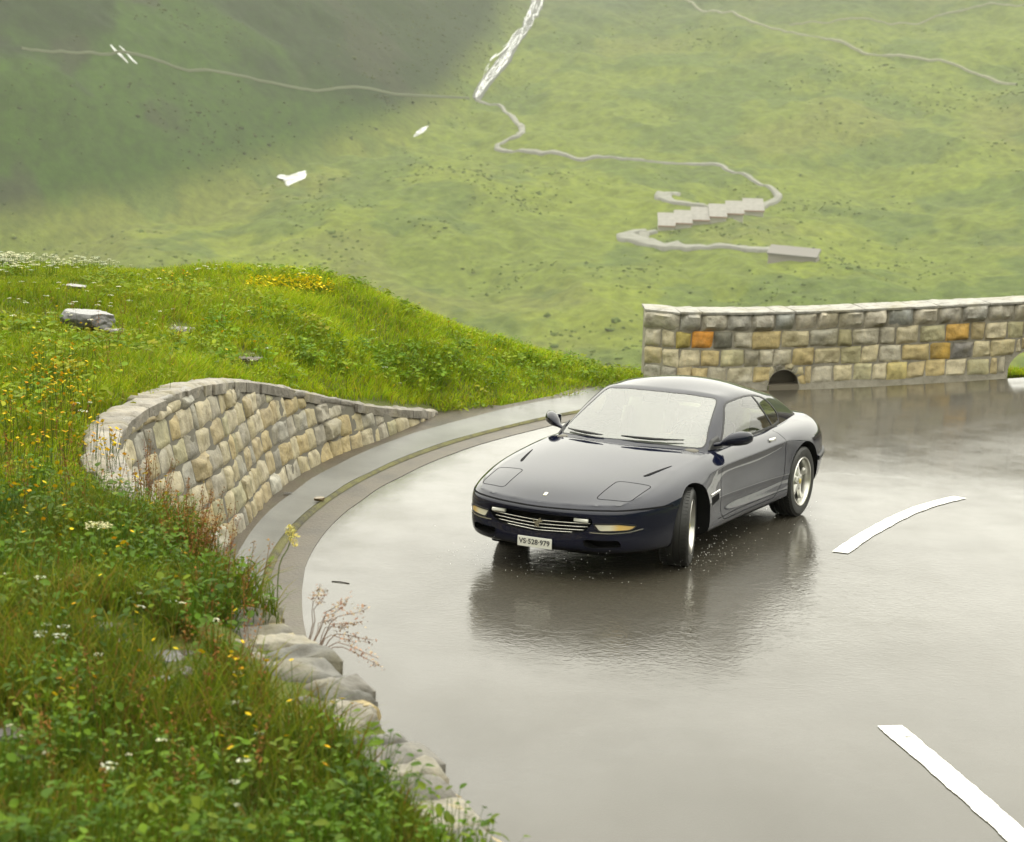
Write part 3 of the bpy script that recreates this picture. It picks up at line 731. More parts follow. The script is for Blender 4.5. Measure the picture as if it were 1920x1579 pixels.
# pale mortar coping over the far part, running down into the grass
S_COPE = float(np.interp(12.4, WT[::-1, 1][:480], _wl[::-1][:480])) if False else float(_wl[np.argmin(np.abs(WT[:, 1] - 12.2) + 10 * (WT[:, 1] < 11))])
nc = 420; ss = np.linspace(-.02, S_COPE, nc); prof = [(-.25, -.16), (-.23, -.03), (-.19, -.012), (-.16, -.008), (-.10, -.008), (-.04, -.008), (.0, -.010), (.016, -.014), (.020, -.03), (.016, -.06), (.0, -.08)]
Vv = []
for s in ss:
    for (o_, dz) in prof:
        n_ = .030 * float(fbm(np.array([s * 3.2]), np.array([o_ * 10]), 77, 4)[0]); wob = .02 * float(vnoise(np.array([s * 1.3]), np.array([2.]), 78)[0])
        p = wl(s, wtop(s) + dz + n_, 0); q = wl(s, wtop(s) + dz + n_, 1)
        k = o_ + wob + n_ * .5
        Vv.append((p[0] + (q[0] - p[0]) * k, p[1] + (q[1] - p[1]) * k, p[2]))
o = np_mesh('coping', Vv, grid_quads(nc, len(prof)), mat=MAT_COPE, parent=rw, smooth=True)
bm = bmesh.new(); bm.from_mesh(o.data); bmesh.ops.recalc_face_normals(bm, faces=bm.faces[:]); bmesh.ops.holes_fill(bm, edges=bm.edges[:], sides=0); bm.to_mesh(o.data); bm.free()
# rough cap stones over the near part
CS = Stones(); s = -.02
def capfn(s, t, up):     # s along, t across (towards road positive), up
    p = wl(s, 0, 0); x = np.interp(s, _wl, WT[:, 0]); y = np.interp(s, _wl, WT[:, 1]); nx = np.interp(s, _wl, wn[:, 0]); ny = np.interp(s, _wl, wn[:, 1])
    return (x + nx * t - rw_inv.x, y + ny * t - rw_inv.y, wtop(s) - .07 + up - rw_inv.z)
while s < WLEN - .2:
    wd = rg.uniform(.14, .30); t1 = rg.uniform(.02, .095); t0 = t1 - rg.uniform(.26, .40)
    if s < S_COPE:       # flat topped stones bedded in mortar
        wd = rg.uniform(.24, .52); t1 = .035 + rg.uniform(-.012, .02); t0 = -.235 + rg.uniform(-.03, .03); g_ = rg.uniform(.17, .25)
        CS.stone(lambda a, t, u: (lambda p: (p[0], p[1], p[2] + .055))(capfn(a, t, u)), s, min(s + wd, S_COPE) - .008, t0, t1, .022, (g_ * 1.03, g_ * .94, g_ * .80), sd_, nx=12, ny=10, jit=.018, back=.09)
        s += wd; sd_ += 1; continue
    col = [(.27, .25, .20), (.17, .16, .14), (.22, .20, .16), (.31, .28, .22), (.15, .145, .13)][rg.integers(5)]
    CS.stone(capfn, s, s + wd - .006, t0, t1, rg.uniform(.03, .055), tuple(np.array(col) * .85), sd_, nx=12, ny=12, jit=.05, back=.14)
    if rg.random() < .6: CS.stone(capfn, s + .05, s + wd, t0 - .25, t0 - .02, rg.uniform(.03, .06), tuple(np.array(GREYS[rg.integers(5)]) * .6), sd_ + 999, nx=10, ny=10, jit=.04, back=.12)
    s += wd; sd_ += 1
CS.build('cap_stones', MAT_STONE, rw)

# --- parapet on the far side of the road ----------------------------------
PD0 = 28.35
pa = np.array([2.2, PD0]); pb = np.array([12.5, PD0 + 1.25]); pdir = (pb - pa) / np.linalg.norm(pb - pa); pn = np.array([pdir[1], -pdir[0]])   # pn towards road
PL = float(np.linalg.norm(pb - pa)); PTH = .55
def pbase(s): 
    q = pa + pdir * max(s, 0) + pn * .02
    return float(road_z(q[0], q[1])) + .004
# straight line of the wall's courses (follows the rising road)
_s = np.linspace(0, PL, 40); _z = np.array([pbase(a) for a in _s])
def pz(s): return float(np.interp(s, _s, _z))
pw = empty('parapet_wall', (pa[0], pa[1], 0)); tag(pw, 'low straight stone parapet with flat capstones on the far road edge', 'stone wall')
END = np.array([-.42, .34]); END /= np.linalg.norm(END); EL = .56
endn = np.array([-END[1], END[0]]) * -1
if endn @ np.array([0, -1]) < 0: endn = -endn
def pfn(s, h, out):
    if s >= 0: q = pdir * s + pn * out; z = pz(s) + h
    else:
        k = min(1, -s / .12); nn_ = pn * (1 - k) + endn * k; nn_ /= np.linalg.norm(nn_)
        q = END * (-s) + nn_ * out; z = h
    return (q[0], q[1], z)
PS = Stones(); rg = np.random.default_rng(23)
def s_of(u, D=28.5):
    p = at_D(u, 650, D)[:2]; return float((p - pa) @ pdir)
ARC_S = s_of(1473); ARC_R = .21; ARC2_S = s_of(1956); ARC2_R = .32
def low(s):
    r = 0.
    for c_, r_ in ((ARC_S, ARC_R), (ARC2_S, ARC2_R)):
        if abs(s - c_) < r_: r = max(r, math.sqrt(r_ * r_ - (s - c_) ** 2))
    return r
OVR = {(1318, 1): (.50, .22, .035), (1830, 1): (.42, .26, .07), (1781, 2): (.34, .22, .05), (1700, 3): (.38, .32, .14), (1285, 1): (.26, .21, .06), (1360, 1): (.13, .125, .10), (1832, 2): (.17, .16, .15)}
OVS = [(s_of(u), c_, col) for (u, c_), col in OVR.items()]
hts = [(.02, .26), (.26, .50), (.50, .74)]
for ci, (h0, h1) in enumerate(hts):
    row = {0: 3, 1: 2, 2: 1}[ci]; s = -EL + .0
    cuts = [s]
    while s < PL:
        s += rg.uniform(.19, .40) if s > .4 else rg.uniform(.2, .3); cuts.append(s)
    fine = []
    for s0, s1 in zip(cuts[:-1], cuts[1:]):
        l3 = [low(s0 + .02), low((s0 + s1) / 2), low(s1 - .02)]
        if max(l3) > h0 and min(l3) < h1 - .07 and s1 - s0 > .2: fine += [(s0, s0 + (s1 - s0) / 3), (s0 + (s1 - s0) / 3, s0 + (s1 - s0) * 2 / 3), (s0 + (s1 - s0) * 2 / 3, s1)]
        else: fine.append((s0, s1))
    for s0, s1 in fine:
        if s0 < 0 < s1: s1_ = s1
        md = (s0 + s1) / 2; lo = max(low(s0 + .02), low(md), low(s1 - .02))
        a0 = max(h0, lo + .035) if lo > 0 else h0
        if h1 - a0 < .07: continue
        col = TANS[rg.integers(len(TANS))] if rg.random() < .68 else GREYS[rg.integers(len(GREYS))]
        for so_, r_, cl in OVS:
            if r_ == row and s0 <= so_ < s1: col = cl
        PS.stone(pfn, s0 + .008, s1 - .008, a0 + .007, h1 - .007, .032, tuple(np.array(col) * 1.2), sd_, nx=11 if s1 - s0 < .3 else 13, ny=9); sd_ += 1
# voussoirs round the drain
for k in range(6):
    a0 = math.pi * k / 6; a1 = math.pi * (k + 1) / 6
    def vf(t, r_, o, c_=ARC_S): return pfn(c_ - r_ * math.cos(t), r_ * math.sin(t), o)
    PS.stone(vf, a0 + .03, a1 - .03, ARC_R + .005, ARC_R + .10, .03, TANS[k % 6] if k % 2 else GREYS[k % 5], sd_, nx=5, ny=4, jit=.006); sd_ += 1
PS.build('masonry', MAT_STONE, pw)
PC = Stones(); s = -EL - .03
capc = [(.36, .335, .29), (.40, .37, .31), (.32, .305, .275), (.43, .39, .32), (.29, .295, .28)]
while s < PL:
    s1 = s + (EL + .03 if s < 0 else rg.uniform(.27, .38)); col = capc[rg.integers(5)]
    PC.stone(pfn, s + .006, s1 - .006, .748, 1.0, .055, col, sd_, nx=8, ny=5, jit=.006, back=.0)
    # top and body of the capstone
    def tf(a, t, o):     # t: depth behind the face
        if a >= 0: q = pdir * a - pn * t; z = pz(a) + 1.0 + o
        else:
            q = END * (-a) * (1) + np.array([0, 1]) * t; z = 1.0 + o
        return (q[0], q[1], z)
    PC.stone(tf, s + .004, s1 - .004, -.045, PTH + .1, .014, (.29, .28, .255), sd_ + 5000, nx=6, ny=8, jit=.01, back=.03)
    s = s1; sd_ += 1
PC.build('capstones', MAT_STONE, pw)
# mortar core with the two openings left free, plus back face
ss = np.unique(np.r_[np.linspace(-EL, PL, 150), np.linspace(ARC_S - ARC_R, ARC_S + ARC_R, 25), np.linspace(ARC2_S - ARC2_R, ARC2_S + ARC2_R, 25)])
Vv = []; ff = []
for a in ss:
    lo = low(a); f0 = pfn(a, lo - (.3 if lo == 0 else 0), 0); f1 = pfn(a, .97, 0)
    if a >= 0: bk = (-pn * PTH)
    else: bk = np.array([0, PTH]) * 1.0
    Vv += [f0, f1, (f1[0] + bk[0], f1[1] + bk[1], f1[2]), (f0[0] + bk[0], f0[1] + bk[1], f0[2])]
for i in range(len(ss) - 1):
    for k in range(4): ff.append((4 * i + k, 4 * i + (k + 1) % 4, 4 * i + 4 + (k + 1) % 4, 4 * i + 4 + k))
o = mesh_obj('mortar', Vv, ff, MAT_MORTAR, pw)
bm = bmesh.new(); bm.from_mesh(o.data); bmesh.ops.recalc_face_normals(bm, faces=bm.faces[:]); bmesh.ops.holes_fill(bm, edges=bm.edges[:], sides=0); bm.to_mesh(o.data); bm.free()
# dark mouth of the drain: a closed half round recess coloured dark inside
Dm = MB(); vs = []; 
for k in range(13):
    t = math.pi * k / 12; 
    for dep in (.06, -.22): vs.append(pfn(ARC_S - (ARC_R - .004) * math.cos(t), (ARC_R - .004) * math.sin(t), dep if dep < 0 else -.02))
Dm.add(vs, [(2 * k, 2 * k + 1, 2 * k + 3, 2 * k + 2) for k in range(12)] + [tuple(2 * k + 1 for k in range(13))])
a_, b_ = ARC_S - ARC_R, ARC_S + ARC_R
Dm.add([pfn(a_, .004, .03), pfn(b_, .004, .03), pfn(b_, .02, -.3), pfn(a_, .02, -.3), pfn(b_, -.2, .028), pfn(a_, -.2, .028)], [(0, 1, 2, 3), (1, 0, 5, 4)])
Dm.build('drain_mouth', simple('dark_drain', (.10, .085, .06), .7), pw)

# --- loose stones ----------------------------------------------------------
def rock(name, p, size, col, seed, label, rot=0., flat=.6, cat='rock', ang=1., group=None):
    bm = bmesh.new(); bmesh.ops.create_icosphere(bm, subdivisions=5, radius=1)
    rg = np.random.default_rng(seed); pl = [(Vector(rg.normal(size=3)).normalized(), rg.uniform(.55, .85)) for _ in range(9)] + [(Vector((.12, -.1, 1)).normalized(), .5)]
    for v in bm.verts:
        d = v.co.normalized(); r = 1.
        for n, k in pl:
            q = d.dot(n)
            if q > 1e-3: r = min(r, k / q)
        v.co = d * (r * (1 + .05 * mnoise.noise(d * 4 + Vector((seed, 0, 0)))))
        v.co = Vector((v.co.x * size[0], v.co.y * size[1], v.co.z * size[2]))
    me = bpy.data.meshes.new(name); bm.to_mesh(me); bm.free()
    o = finish(name, me, MAT_CAP, None, True, np.tile(np.array([*col, 1]), (len(me.vertices), 1)))
    try: me.set_sharp_from_angle(angle=R(22))
    except Exception: pass
    o.location = p; o.rotation_euler = (0, 0, rot)
    return tag(o, label, cat, group)
def on_bank(u, v):
    d = ray_dir(u, v); h = BANK_BVH.ray_cast(Vector(CAMP), Vector(d).normalized())
    return h[0] if h[0] is not None else Vector((0, 999, 0))
# ------------------------------------------------------------------ the car
CARX, CARY, CARPSI = 1.33, 19.048, -2.056
car = empty('sports_car', (CARX, CARY, 0), CARPSI)
tag(car, 'dark blue two door sports coupe with closed pop-up headlights driving through the wet bend', 'car')

m, N, L, b = new_mat('dark_blue_paint'); M_PAINT = m
n1 = noise_tex(N, L, 3, 4); n2 = noise_tex(N, L, 260, 2, .6); n3 = noise_tex(N, L, 90, 2, .5)
L.new(ramp(N, L, n1.outputs[0], [(.3, (.0028, .004, .014)), (.7, (.004, .0055, .019))]).outputs[0], b.inputs['Base Color'])
b.inputs['Roughness'].default_value = .4; b.inputs['Metallic'].default_value = .0; b.inputs['Specular IOR Level'].default_value = .0
b.inputs['Coat Weight'].default_value = 1; b.inputs['Coat IOR'].default_value = 1.47
L.new(ramp(N, L, n3.outputs[0], [(.45, (.02, .02, .02)), (.75, (.07, .07, .07))]).outputs[0], b.inputs['Coat Roughness'])
L.new(bump(N, L, n2.outputs[0], .015, .001).outputs[0], b.inputs['Coat Normal'])
M_BLACK = simple('black_trim', (.008, .008, .009), .5)
M_SEAM = simple('shut_line_gap', (.004, .004, .005), .8, spec=.1)
M_RUB = simple('tyre_rubber', (.016, .016, .015), .55)
M_UNDER = simple('underbody', (.006, .006, .006), .9, spec=.1)
M_CHROME = simple('bright_metal', (.75, .74, .70), .18, 1.)
M_ALU = simple('alloy_silver', (.62, .61, .57), .28, .85, coat=.6)
M_PLATE = simple('plate_white', (.70, .70, .64), .4)
M_INK = simple('plate_ink', (.03, .03, .03), .5)
M_DISC = simple('brake_steel', (.25, .24, .22), .35, 1.)
M_LEA = simple('tan_leather', (.36, .29, .17), .5)
M_DASH = simple('dash_leather', (.10, .09, .07), .55)
def glass(name, tint, ior=1.75, rough=.0, scat=0.):
    m = bpy.data.materials.new(name); m.use_nodes = True; nt = m.node_tree; N, L = nt.nodes, nt.links
    N.remove(N['Principled BSDF']); out = N['Material Output']
    tr = N.new('ShaderNodeBsdfTransparent'); tr.inputs[0].default_value = (*tint, 1)
    gl = N.new('ShaderNodeBsdfGlossy'); gl.inputs['Roughness'].default_value = .03; gl.inputs[0].default_value = (1, 1, 1, 1)
    fr = N.new('ShaderNodeFresnel'); fr.inputs[0].default_value = ior
    mx = N.new('ShaderNodeMixShader'); L.new(fr.outputs[0], mx.inputs[0]); L.new(tr.outputs[0], mx.inputs[1]); L.new(gl.outputs[0], mx.inputs[2])
    src = mx.outputs[0]
    if scat:     # rain drops on the pane scatter a little light
        df = N.new('ShaderNodeBsdfDiffuse'); df.inputs[0].default_value = (.75, .78, .74, 1)
        nz = noise_tex(N, L, 45, 3, .6); m2 = N.new('ShaderNodeMixShader')
        L.new(math_n(N, L, 'MULTIPLY', ramp(N, L, nz.outputs[0], [(.2, (.75, .75, .75)), (.8, (1, 1, 1))]).outputs[0], scat), m2.inputs[0])
        L.new(src, m2.inputs[1]); L.new(df.outputs[0], m2.inputs[2]); src = m2.outputs[0]
    L.new(src, out.inputs[0]); return m
M_WS = glass('windscreen_glass', (.78, .90, .78), 2.2, scat=.07)
M_SG = glass('side_glass', (.72, .84, .68), 2.1)
M_RG = glass('rear_glass', (.30, .34, .30), 1.6)

# ---- lower body: control cage (half), smoothed by subdivision
OUTL = [(2.40, 0), (2.378, .26), (2.318, .50), (2.205, .69), (2.02, .805), (1.78, .885), (1.55, .93), (1.30, .952), (1.0, .942), (.7, .925), (.3, .914), (-.2, .912), (-.6, .918), (-.95, .938), (-1.3, .955), (-1.65, .945), (-1.92, .895), (-2.12, .80), (-2.27, .62), (-2.345, .34), (-2.365, 0)]
PROF = {
 0: [(.055, .605), (.022, .580), (.0, .552), (.012, .520), (.03, .470), (.045, .395), (.03, .340), (.02, .28), (.05, .225), (.35, .20)],
 3: [(.065, .622), (.028, .592), (.004, .558), (.0, .52), (.002, .46), (.0, .40), (.0, .34), (.01, .27), (.05, .215), (.30, .19)],
 5: [(.150, .708), (.070, .672), (.018, .61), (.0, .545), (.0, .47), (.0, .40), (.005, .33), (.015, .26), (.05, .20), (.30, .18)],
 7: [(.235, .790), (.115, .764), (.040, .705), (.005, .61), (.0, .51), (.0, .43), (.01, .35), (.02, .27), (.05, .20), (.30, .18)],
 9: [(.165, .850), (.085, .828), (.022, .760), (.036, .705), (.032, .60), (.020, .50), (.030, .42), (.015, .26), (.05, .195), (.30, .18)],
 11: [(.165, .872), (.082, .842), (.006, .760), (.034, .705), (.030, .60), (.016, .475), (.030, .40), (.012, .26), (.05, .195), (.30, .18)],
 13: [(.205, .870), (.105, .846), (.018, .78), (.032, .72), (.027, .58), (.016, .46), (.026, .385), (.014, .27), (.05, .20), (.30, .18)],
 14: [(.265, .868), (.135, .850), (.045, .795), (.002, .70), (.0, .58), (.0, .46), (.01, .38), (.02, .28), (.06, .21), (.30, .19)],
 16: [(.215, .852), (.110, .828), (.035, .765), (.002, .68), (.008, .60), (-.006, .52), (.008, .41), (.03, .31), (.08, .25), (.3, .23)],
 18: [(.110, .850), (.062, .825), (.036, .765), (.03, .68), (.03, .60), (-.012, .53), (.0, .42), (.03, .33), (.08, .27), (.3, .25)],
 20: [(.100, .885), (.050, .860), (.05, .775), (.05, .68), (.04, .60), (-.02, .54), (-.01, .43), (.03, .33), (.08, .27), (.35, .25)]}
_o = np.array(OUTL, float); _on = pnormals(np.vstack([[2.378, -.26], _o, [-2.345, -.34]]))[1:-1]
_on[0] = (1, 0); _on[-1] = (-1, 0)
if _on[10] @ np.array([0, 1]) < 0: _on[1:-1] *= -1
_on[0] = (1, 0); _on[-1] = (-1, 0)
keys = sorted(PROF); pk = np.array([PROF[k] for k in keys])
NL = 10
band = np.zeros((21, NL, 3))
for k in range(21):
    for j in range(NL):
        d = np.interp(k, keys, pk[:, j, 0]); z = np.interp(k, keys, pk[:, j, 1])
        band[k, j] = (*(_o[k] - _on[k] * d), z)
XC = {4: (2.15, .694), 5: (1.88, .752), 6: (1.60, .797), 7: (1.32, .838), 8: (1.02, .878), 9: (.72, .905), 10: (.3, .905), 11: (-.2, .90), 12: (-.6, .90), 13: (-.95, .90), 14: (-1.3, .905), 15: (-1.66, .922), 16: (-1.98, .918)}
bmc = bmesh.new(); VV = {}
def cv(key, p):
    if key not in VV: VV[key] = bmc.verts.new(p)
    return VV[key]
for k in range(21):
    for j in range(NL): cv(('b', k, j), band[k, j])
FR = [0, .40, .76, 1]
def topv(r, c):
    if c == 3: return VV[('b', r, 0)]
    if r == 3: return VV[('b', c, 0)]
    if r == 17: return VV[('b', 20 - c, 0)]
    xc, zc = XC[r]; e = band[r, 0]; f = FR[c]
    z = e[2] + (zc - e[2]) * (1 - f ** 2.2) + (.006 if 5 <= r <= 9 and c == 2 else 0)
    return cv(('t', r, c), (xc + (e[0] - xc) * f * f, e[1] * f, z))
ftop = {}
for r in range(3, 17):
    for c in range(3):
        q = [topv(r, c), topv(r, c + 1), topv(r + 1, c + 1), topv(r + 1, c)]
        bmc.faces.new(q[::-1])
for k in range(20):
    for j in range(NL - 1):
        bmc.faces.new([VV[('b', k, j)], VV[('b', k, j + 1)], VV[('b', k + 1, j + 1)], VV[('b', k + 1, j)]])
# floor
for k in range(20):
    a, b_ = band[k, NL - 1], band[k + 1, NL - 1]
    p, q = cv(('f', k), (a[0], 0, a[2])), cv(('f', k + 1), (b_[0], 0, b_[2]))
    if k == 0: bmc.faces.new([VV[('b', 0, 9)], q, VV[('b', 1, 9)]]) if False else None
cl = bmc.edges.layers.float.new('crease_edge')
for k in range(20):
    for j, cval in ((0, .0), (2, .8 if 8 <= k <= 12 else .35 if k < 4 else .0), (5, .8 if 8 <= k <= 13 else .0)):
        e = bmc.edges.get([VV[('b', k, j)], VV[('b', k + 1, j)]])
        if e: e[cl] = max(e[cl], cval)
bmesh.ops.delete(bmc, geom=[v for v in bmc.verts if not v.link_faces], context='VERTS')
def mirror_bm(bm):
    g = bmesh.ops.duplicate(bm, geom=bm.verts[:] + bm.edges[:] + bm.faces[:])['geom']
    for v in g:
        if isinstance(v, bmesh.types.BMVert): v.co.y = -v.co.y
    bmesh.ops.reverse_faces(bm, faces=[f for f in g if isinstance(f, bmesh.types.BMFace)])
    bmesh.ops.remove_doubles(bm, verts=bm.verts[:], dist=1e-4)
def subdivide(bm, levels=3):
    me = bpy.data.meshes.new('cage'); bm.to_mesh(me); bm.free()
    o = link(bpy.data.objects.new('cage', me)); md = o.modifiers.new('s', 'SUBSURF'); md.levels = levels; md.render_levels = levels; md.boundary_smooth = 'ALL'
    dg = bpy.context.evaluated_depsgraph_get(); ev = o.evaluated_get(dg)
    out = bmesh.new(); out.from_mesh(ev.to_mesh()); ev.to_mesh_clear()
    bpy.data.objects.remove(o); bpy.data.meshes.remove(me)
    bmesh.ops.recalc_face_normals(out, faces=out.faces[:])
    return out
mirror_bm(bmc); body = subdivide(bmc, 3)
if sum(f.normal.z * f.calc_area() for f in body.faces if f.calc_center_median().z > .6) < 0: bmesh.ops.reverse_faces(body, faces=body.faces[:])

# ---- greenhouse cage
R0 = [(.92, 0, .880), (.84, .38, .872), (.665, .715, .848), (.455, .772, .842), (.0, .772, .840), (-.5, .762, .84), (-1.0, .748, .83), (-1.95, .60, .850), (-2.02, .36, .885), (-2.04, 0, .90)]
R2 = [(-.01, 0, 1.278), (-.035, .34, 1.274), (-.10, .585, 1.248), (-.25, .628, 1.236), (-.45, .634, 1.246), (-.70, .627, 1.226), (-.98, .602, 1.178), (-1.32, .545, 1.125), (-1.38, .30, 1.170), (-1.40, 0, 1.188)]
R0 = np.array(R0); R2 = np.array(R2); R1 = R0 * .5 + R2 * .5
bul = np.array([.018, .018, .016, .020, .024, .024, .02, .01, .02, .02]); cen = np.array([-.45, 0, 0])
nrm = (R1 - cen) * np.array([.55, 1, 0]); nrm /= np.linalg.norm(nrm, axis=1)[:, None]
R1 = R1 + nrm * bul[:, None]; R1[:, 2] += .012
rings = [R0, R1, R2]
bmg = bmesh.new(); GV = {}
for a, rg_ in enumerate(rings):
    for i in range(10): GV[(a, i)] = bmg.verts.new(rg_[i])
for a in range(2):
    for i in range(9): bmg.faces.new([GV[(a, i)], GV[(a, i + 1)], GV[(a + 1, i + 1)], GV[(a + 1, i)]])
spine = {3: (-.20, 1.318), 4: (-.44, 1.338), 5: (-.72, 1.330), 6: (-1.04, 1.280)}
def rv(i, c):
    if c == 2: return GV[(2, i)]
    if i == 2: return GV[(2, c)]
    if i == 7: return GV[(2, 9 - c)]
    if ('s', i, c) not in GV:
        x, z = spine[i]; e = R2[i]; f = .55 * c
        GV[('s', i, c)] = bmg.verts.new((x + (e[0] - x) * f, e[1] * f, z + (e[2] - z) * f ** 2))
    return GV[('s', i, c)]
for i in range(2, 7):
    for c in range(2): bmg.faces.new([rv(i, c), rv(i, c + 1), rv(i + 1, c + 1), rv(i + 1, c)])
gl_ = bmg.edges.layers.float.new('crease_edge')
for i in (0, 1, 7, 8): bmg.edges.get([GV[(2, i)], GV[(2, i + 1)]])[gl_] = .5
for i in (2, 3, 4, 5, 6): bmg.edges.get([GV[(2, i)], GV[(2, i + 1)]])[gl_] = .30
for a in (0, 1): bmg.edges.get([GV[(a, 2)], GV[(a + 1, 2)]])[gl_] = .25; bmg.edges.get([GV[(a, 7)], GV[(a + 1, 7)]])[gl_] = .5
mirror_bm(bmg); house = subdivide(bmg, 4)
if sum(f.normal.z * f.calc_area() for f in house.faces if f.calc_center_median().z > 1.2) < 0: bmesh.ops.reverse_faces(house, faces=house.faces[:])

# ---- knife: cut an outline into the surface, seen along one axis
AX = {'xz': (0, 2), 'yz': (1, 2), 'xy': (0, 1)}
def rounded(poly, r, n=5):
    out = []; m = len(poly)
    for i in range(m):
        p0, p1, p2 = (np.array(poly[(i + d) % m], float) for d in (-1, 0, 1))
        a, c = p0 - p1, p2 - p1; la, lc = np.linalg.norm(a), np.linalg.norm(c); rr = min(r, la * .45, lc * .45)
        s, e = p1 + a / la * rr, p1 + c / lc * rr
        for t in np.linspace(0, 1, n): out.append((1 - t) ** 2 * s + 2 * t * (1 - t) * p1 + t * t * e)
    return [tuple(p) for p in out]
def inside(p, poly):
    x, y = p; r = False; j = len(poly) - 1
    for i in range(len(poly)):
        xi, yi = poly[i]; xj, yj = poly[j]
        if (yi > y) != (yj > y) and x < (xj - xi) * (y - yi) / (yj - yi) + xi: r = not r
        j = i
    return r
def knife(bm, poly, plane, filt):
    a, c = AX[plane]; third = 3 - a - c
    for i in range(len(poly)):
        p, q = poly[i], poly[(i + 1) % len(poly)]
        if abs(p[0] - q[0]) + abs(p[1] - q[1]) < 1e-5: continue
        lo = (min(p[0], q[0]) - 1e-4, min(p[1], q[1]) - 1e-4); hi = (max(p[0], q[0]) + 1e-4, max(p[1], q[1]) + 1e-4)
        fs = []
        for f in bm.faces:
            if not filt(f): continue
            us = [v.co[a] for v in f.verts]; ws = [v.co[c] for v in f.verts]
            if max(us) < lo[0] or min(us) > hi[0] or max(ws) < lo[1] or min(ws) > hi[1]: continue
            fs.append(f)
        if not fs: continue
        co = Vector((0, 0, 0)); co[a], co[c] = p
        no = Vector((0, 0, 0)); no[a], no[c] = -(q[1] - p[1]), q[0] - p[0]; no.normalize()
        es = {e for f in fs for e in f.edges}; vs = {v for f in fs for v in f.verts}
        bmesh.ops.bisect_plane(bm, geom=fs + list(es) + list(vs), dist=1e-6, plane_co=co, plane_no=no)
    sel = []
    for f in bm.faces:
        if filt(f):
            m_ = f.calc_center_median()
            if inside((m_[a], m_[c]), poly): sel.append(f)
    return sel
def split(bm, faces, name, mat, parent, solid=0., smooth=True):
    """lift faces out of bm into an object of their own"""
    fs = set(faces); idx = {}; vs = []; ff = []
    for f in faces:
        row = []
        for v in f.verts:
            if v not in idx: idx[v] = len(vs); vs.append(v.co.copy())
            row.append(idx[v])
        ff.append(row)
    bmesh.ops.delete(bm, geom=list(fs), context='FACES')
    o = mesh_obj(name, vs, ff, mat, parent, smooth)
    return o
def surf_bvh(bm): return BVHTree.FromBMesh(bm)
body_bvh = surf_bvh(body); house_bvh = surf_bvh(house)
def project(poly, plane, bvh, sign, n=140, lift=.0, closed=True):
    """outline projected on the surface along its axis -> 3-D points"""
    a, c = AX[plane]; t = 3 - a - c; P = np.array(poly + ([poly[0]] if closed else []), float)
    d = np.r_[0, np.cumsum(np.linalg.norm(np.diff(P, axis=0), axis=1))]; s = np.linspace(0, d[-1], n + 1)[:n if closed else n + 1]
    out = []
    for q in s:
        o = Vector((0, 0, 0)); o[a], o[c] = np.interp(q, d, P[:, 0]), np.interp(q, d, P[:, 1]); o[t] = 4 * sign
        dr = Vector((0, 0, 0)); dr[t] = -sign; h = bvh.ray_cast(o, dr)
        if h[0] is not None: out.append(h[0] + h[1] * lift)
    return out
def strip(pts, w, h, bvh, closed=True, mb=None):
    """flat raised bead along points on a surface"""
    mb = mb or MB(); pts = [Vector(p) for p in pts]; m = len(pts); vs = []
    for i, p in enumerate(pts):
        a = pts[(i - 1) % m] if closed or i else p; c = pts[(i + 1) % m] if closed or i < m - 1 else p
        n = bvh.find_nearest(p)[1]; t = (c - a).normalized(); u = n.cross(t).normalized()
        vs += [p - u * w / 2 - n * .004, p - u * w / 2 * .7 + n * h, p + u * w / 2 * .7 + n * h, p + u * w / 2 - n * .004]
    fs = []
    for i in range(m if closed else m - 1):
        j = (i + 1) % m
        for k in range(3): fs.append((4 * i + k, 4 * i + k + 1, 4 * j + k + 1, 4 * j + k))
    return mb.add(vs, fs)

# pop-up headlight covers
HL = [(2.165, .42), (2.065, .685), (1.70, .715), (1.785, .435)]
for s in (1, -1):
    poly = rounded([(x, y * s) for x, y in HL], .05)
    fs = knife(body, poly, 'xy', lambda f: f.normal.z > .3)
    hc = split(body, fs, 'headlight_cover', M_PAINT, car)
    strip(project(poly, 'xy', body_bvh, 1), .009, .0012, body_bvh).build('shut_line', M_SEAM, hc)
# bonnet
bon = [(2.26, .0), (2.25, .25), (2.18, .38), (1.70, .38), (1.2, .53), (.80, .66), (.86, .4), (.95, 0)]
poly = [p for p in bon] + [(x, -y) for x, y in bon[::-1][1:-1]]
fs = knife(body, poly, 'xy', lambda f: f.normal.z > .3)
bonnet = split(body, fs, 'bonnet', M_PAINT, car)
# bonnet vents and badge sit on it
# wheel arches
for s in (1, -1):
    for wx, rr in ((1.30, .372), (-1.30, .380)):
        poly = [(wx + rr * math.cos(t), .335 + rr * math.sin(t)) for t in np.linspace(0, 2 * math.pi, 40, endpoint=False)]
        fs = knife(body, poly, 'xz', lambda f: f.calc_center_median().y * s > .55)
        bmesh.ops.delete(body, geom=fs, context='FACES')
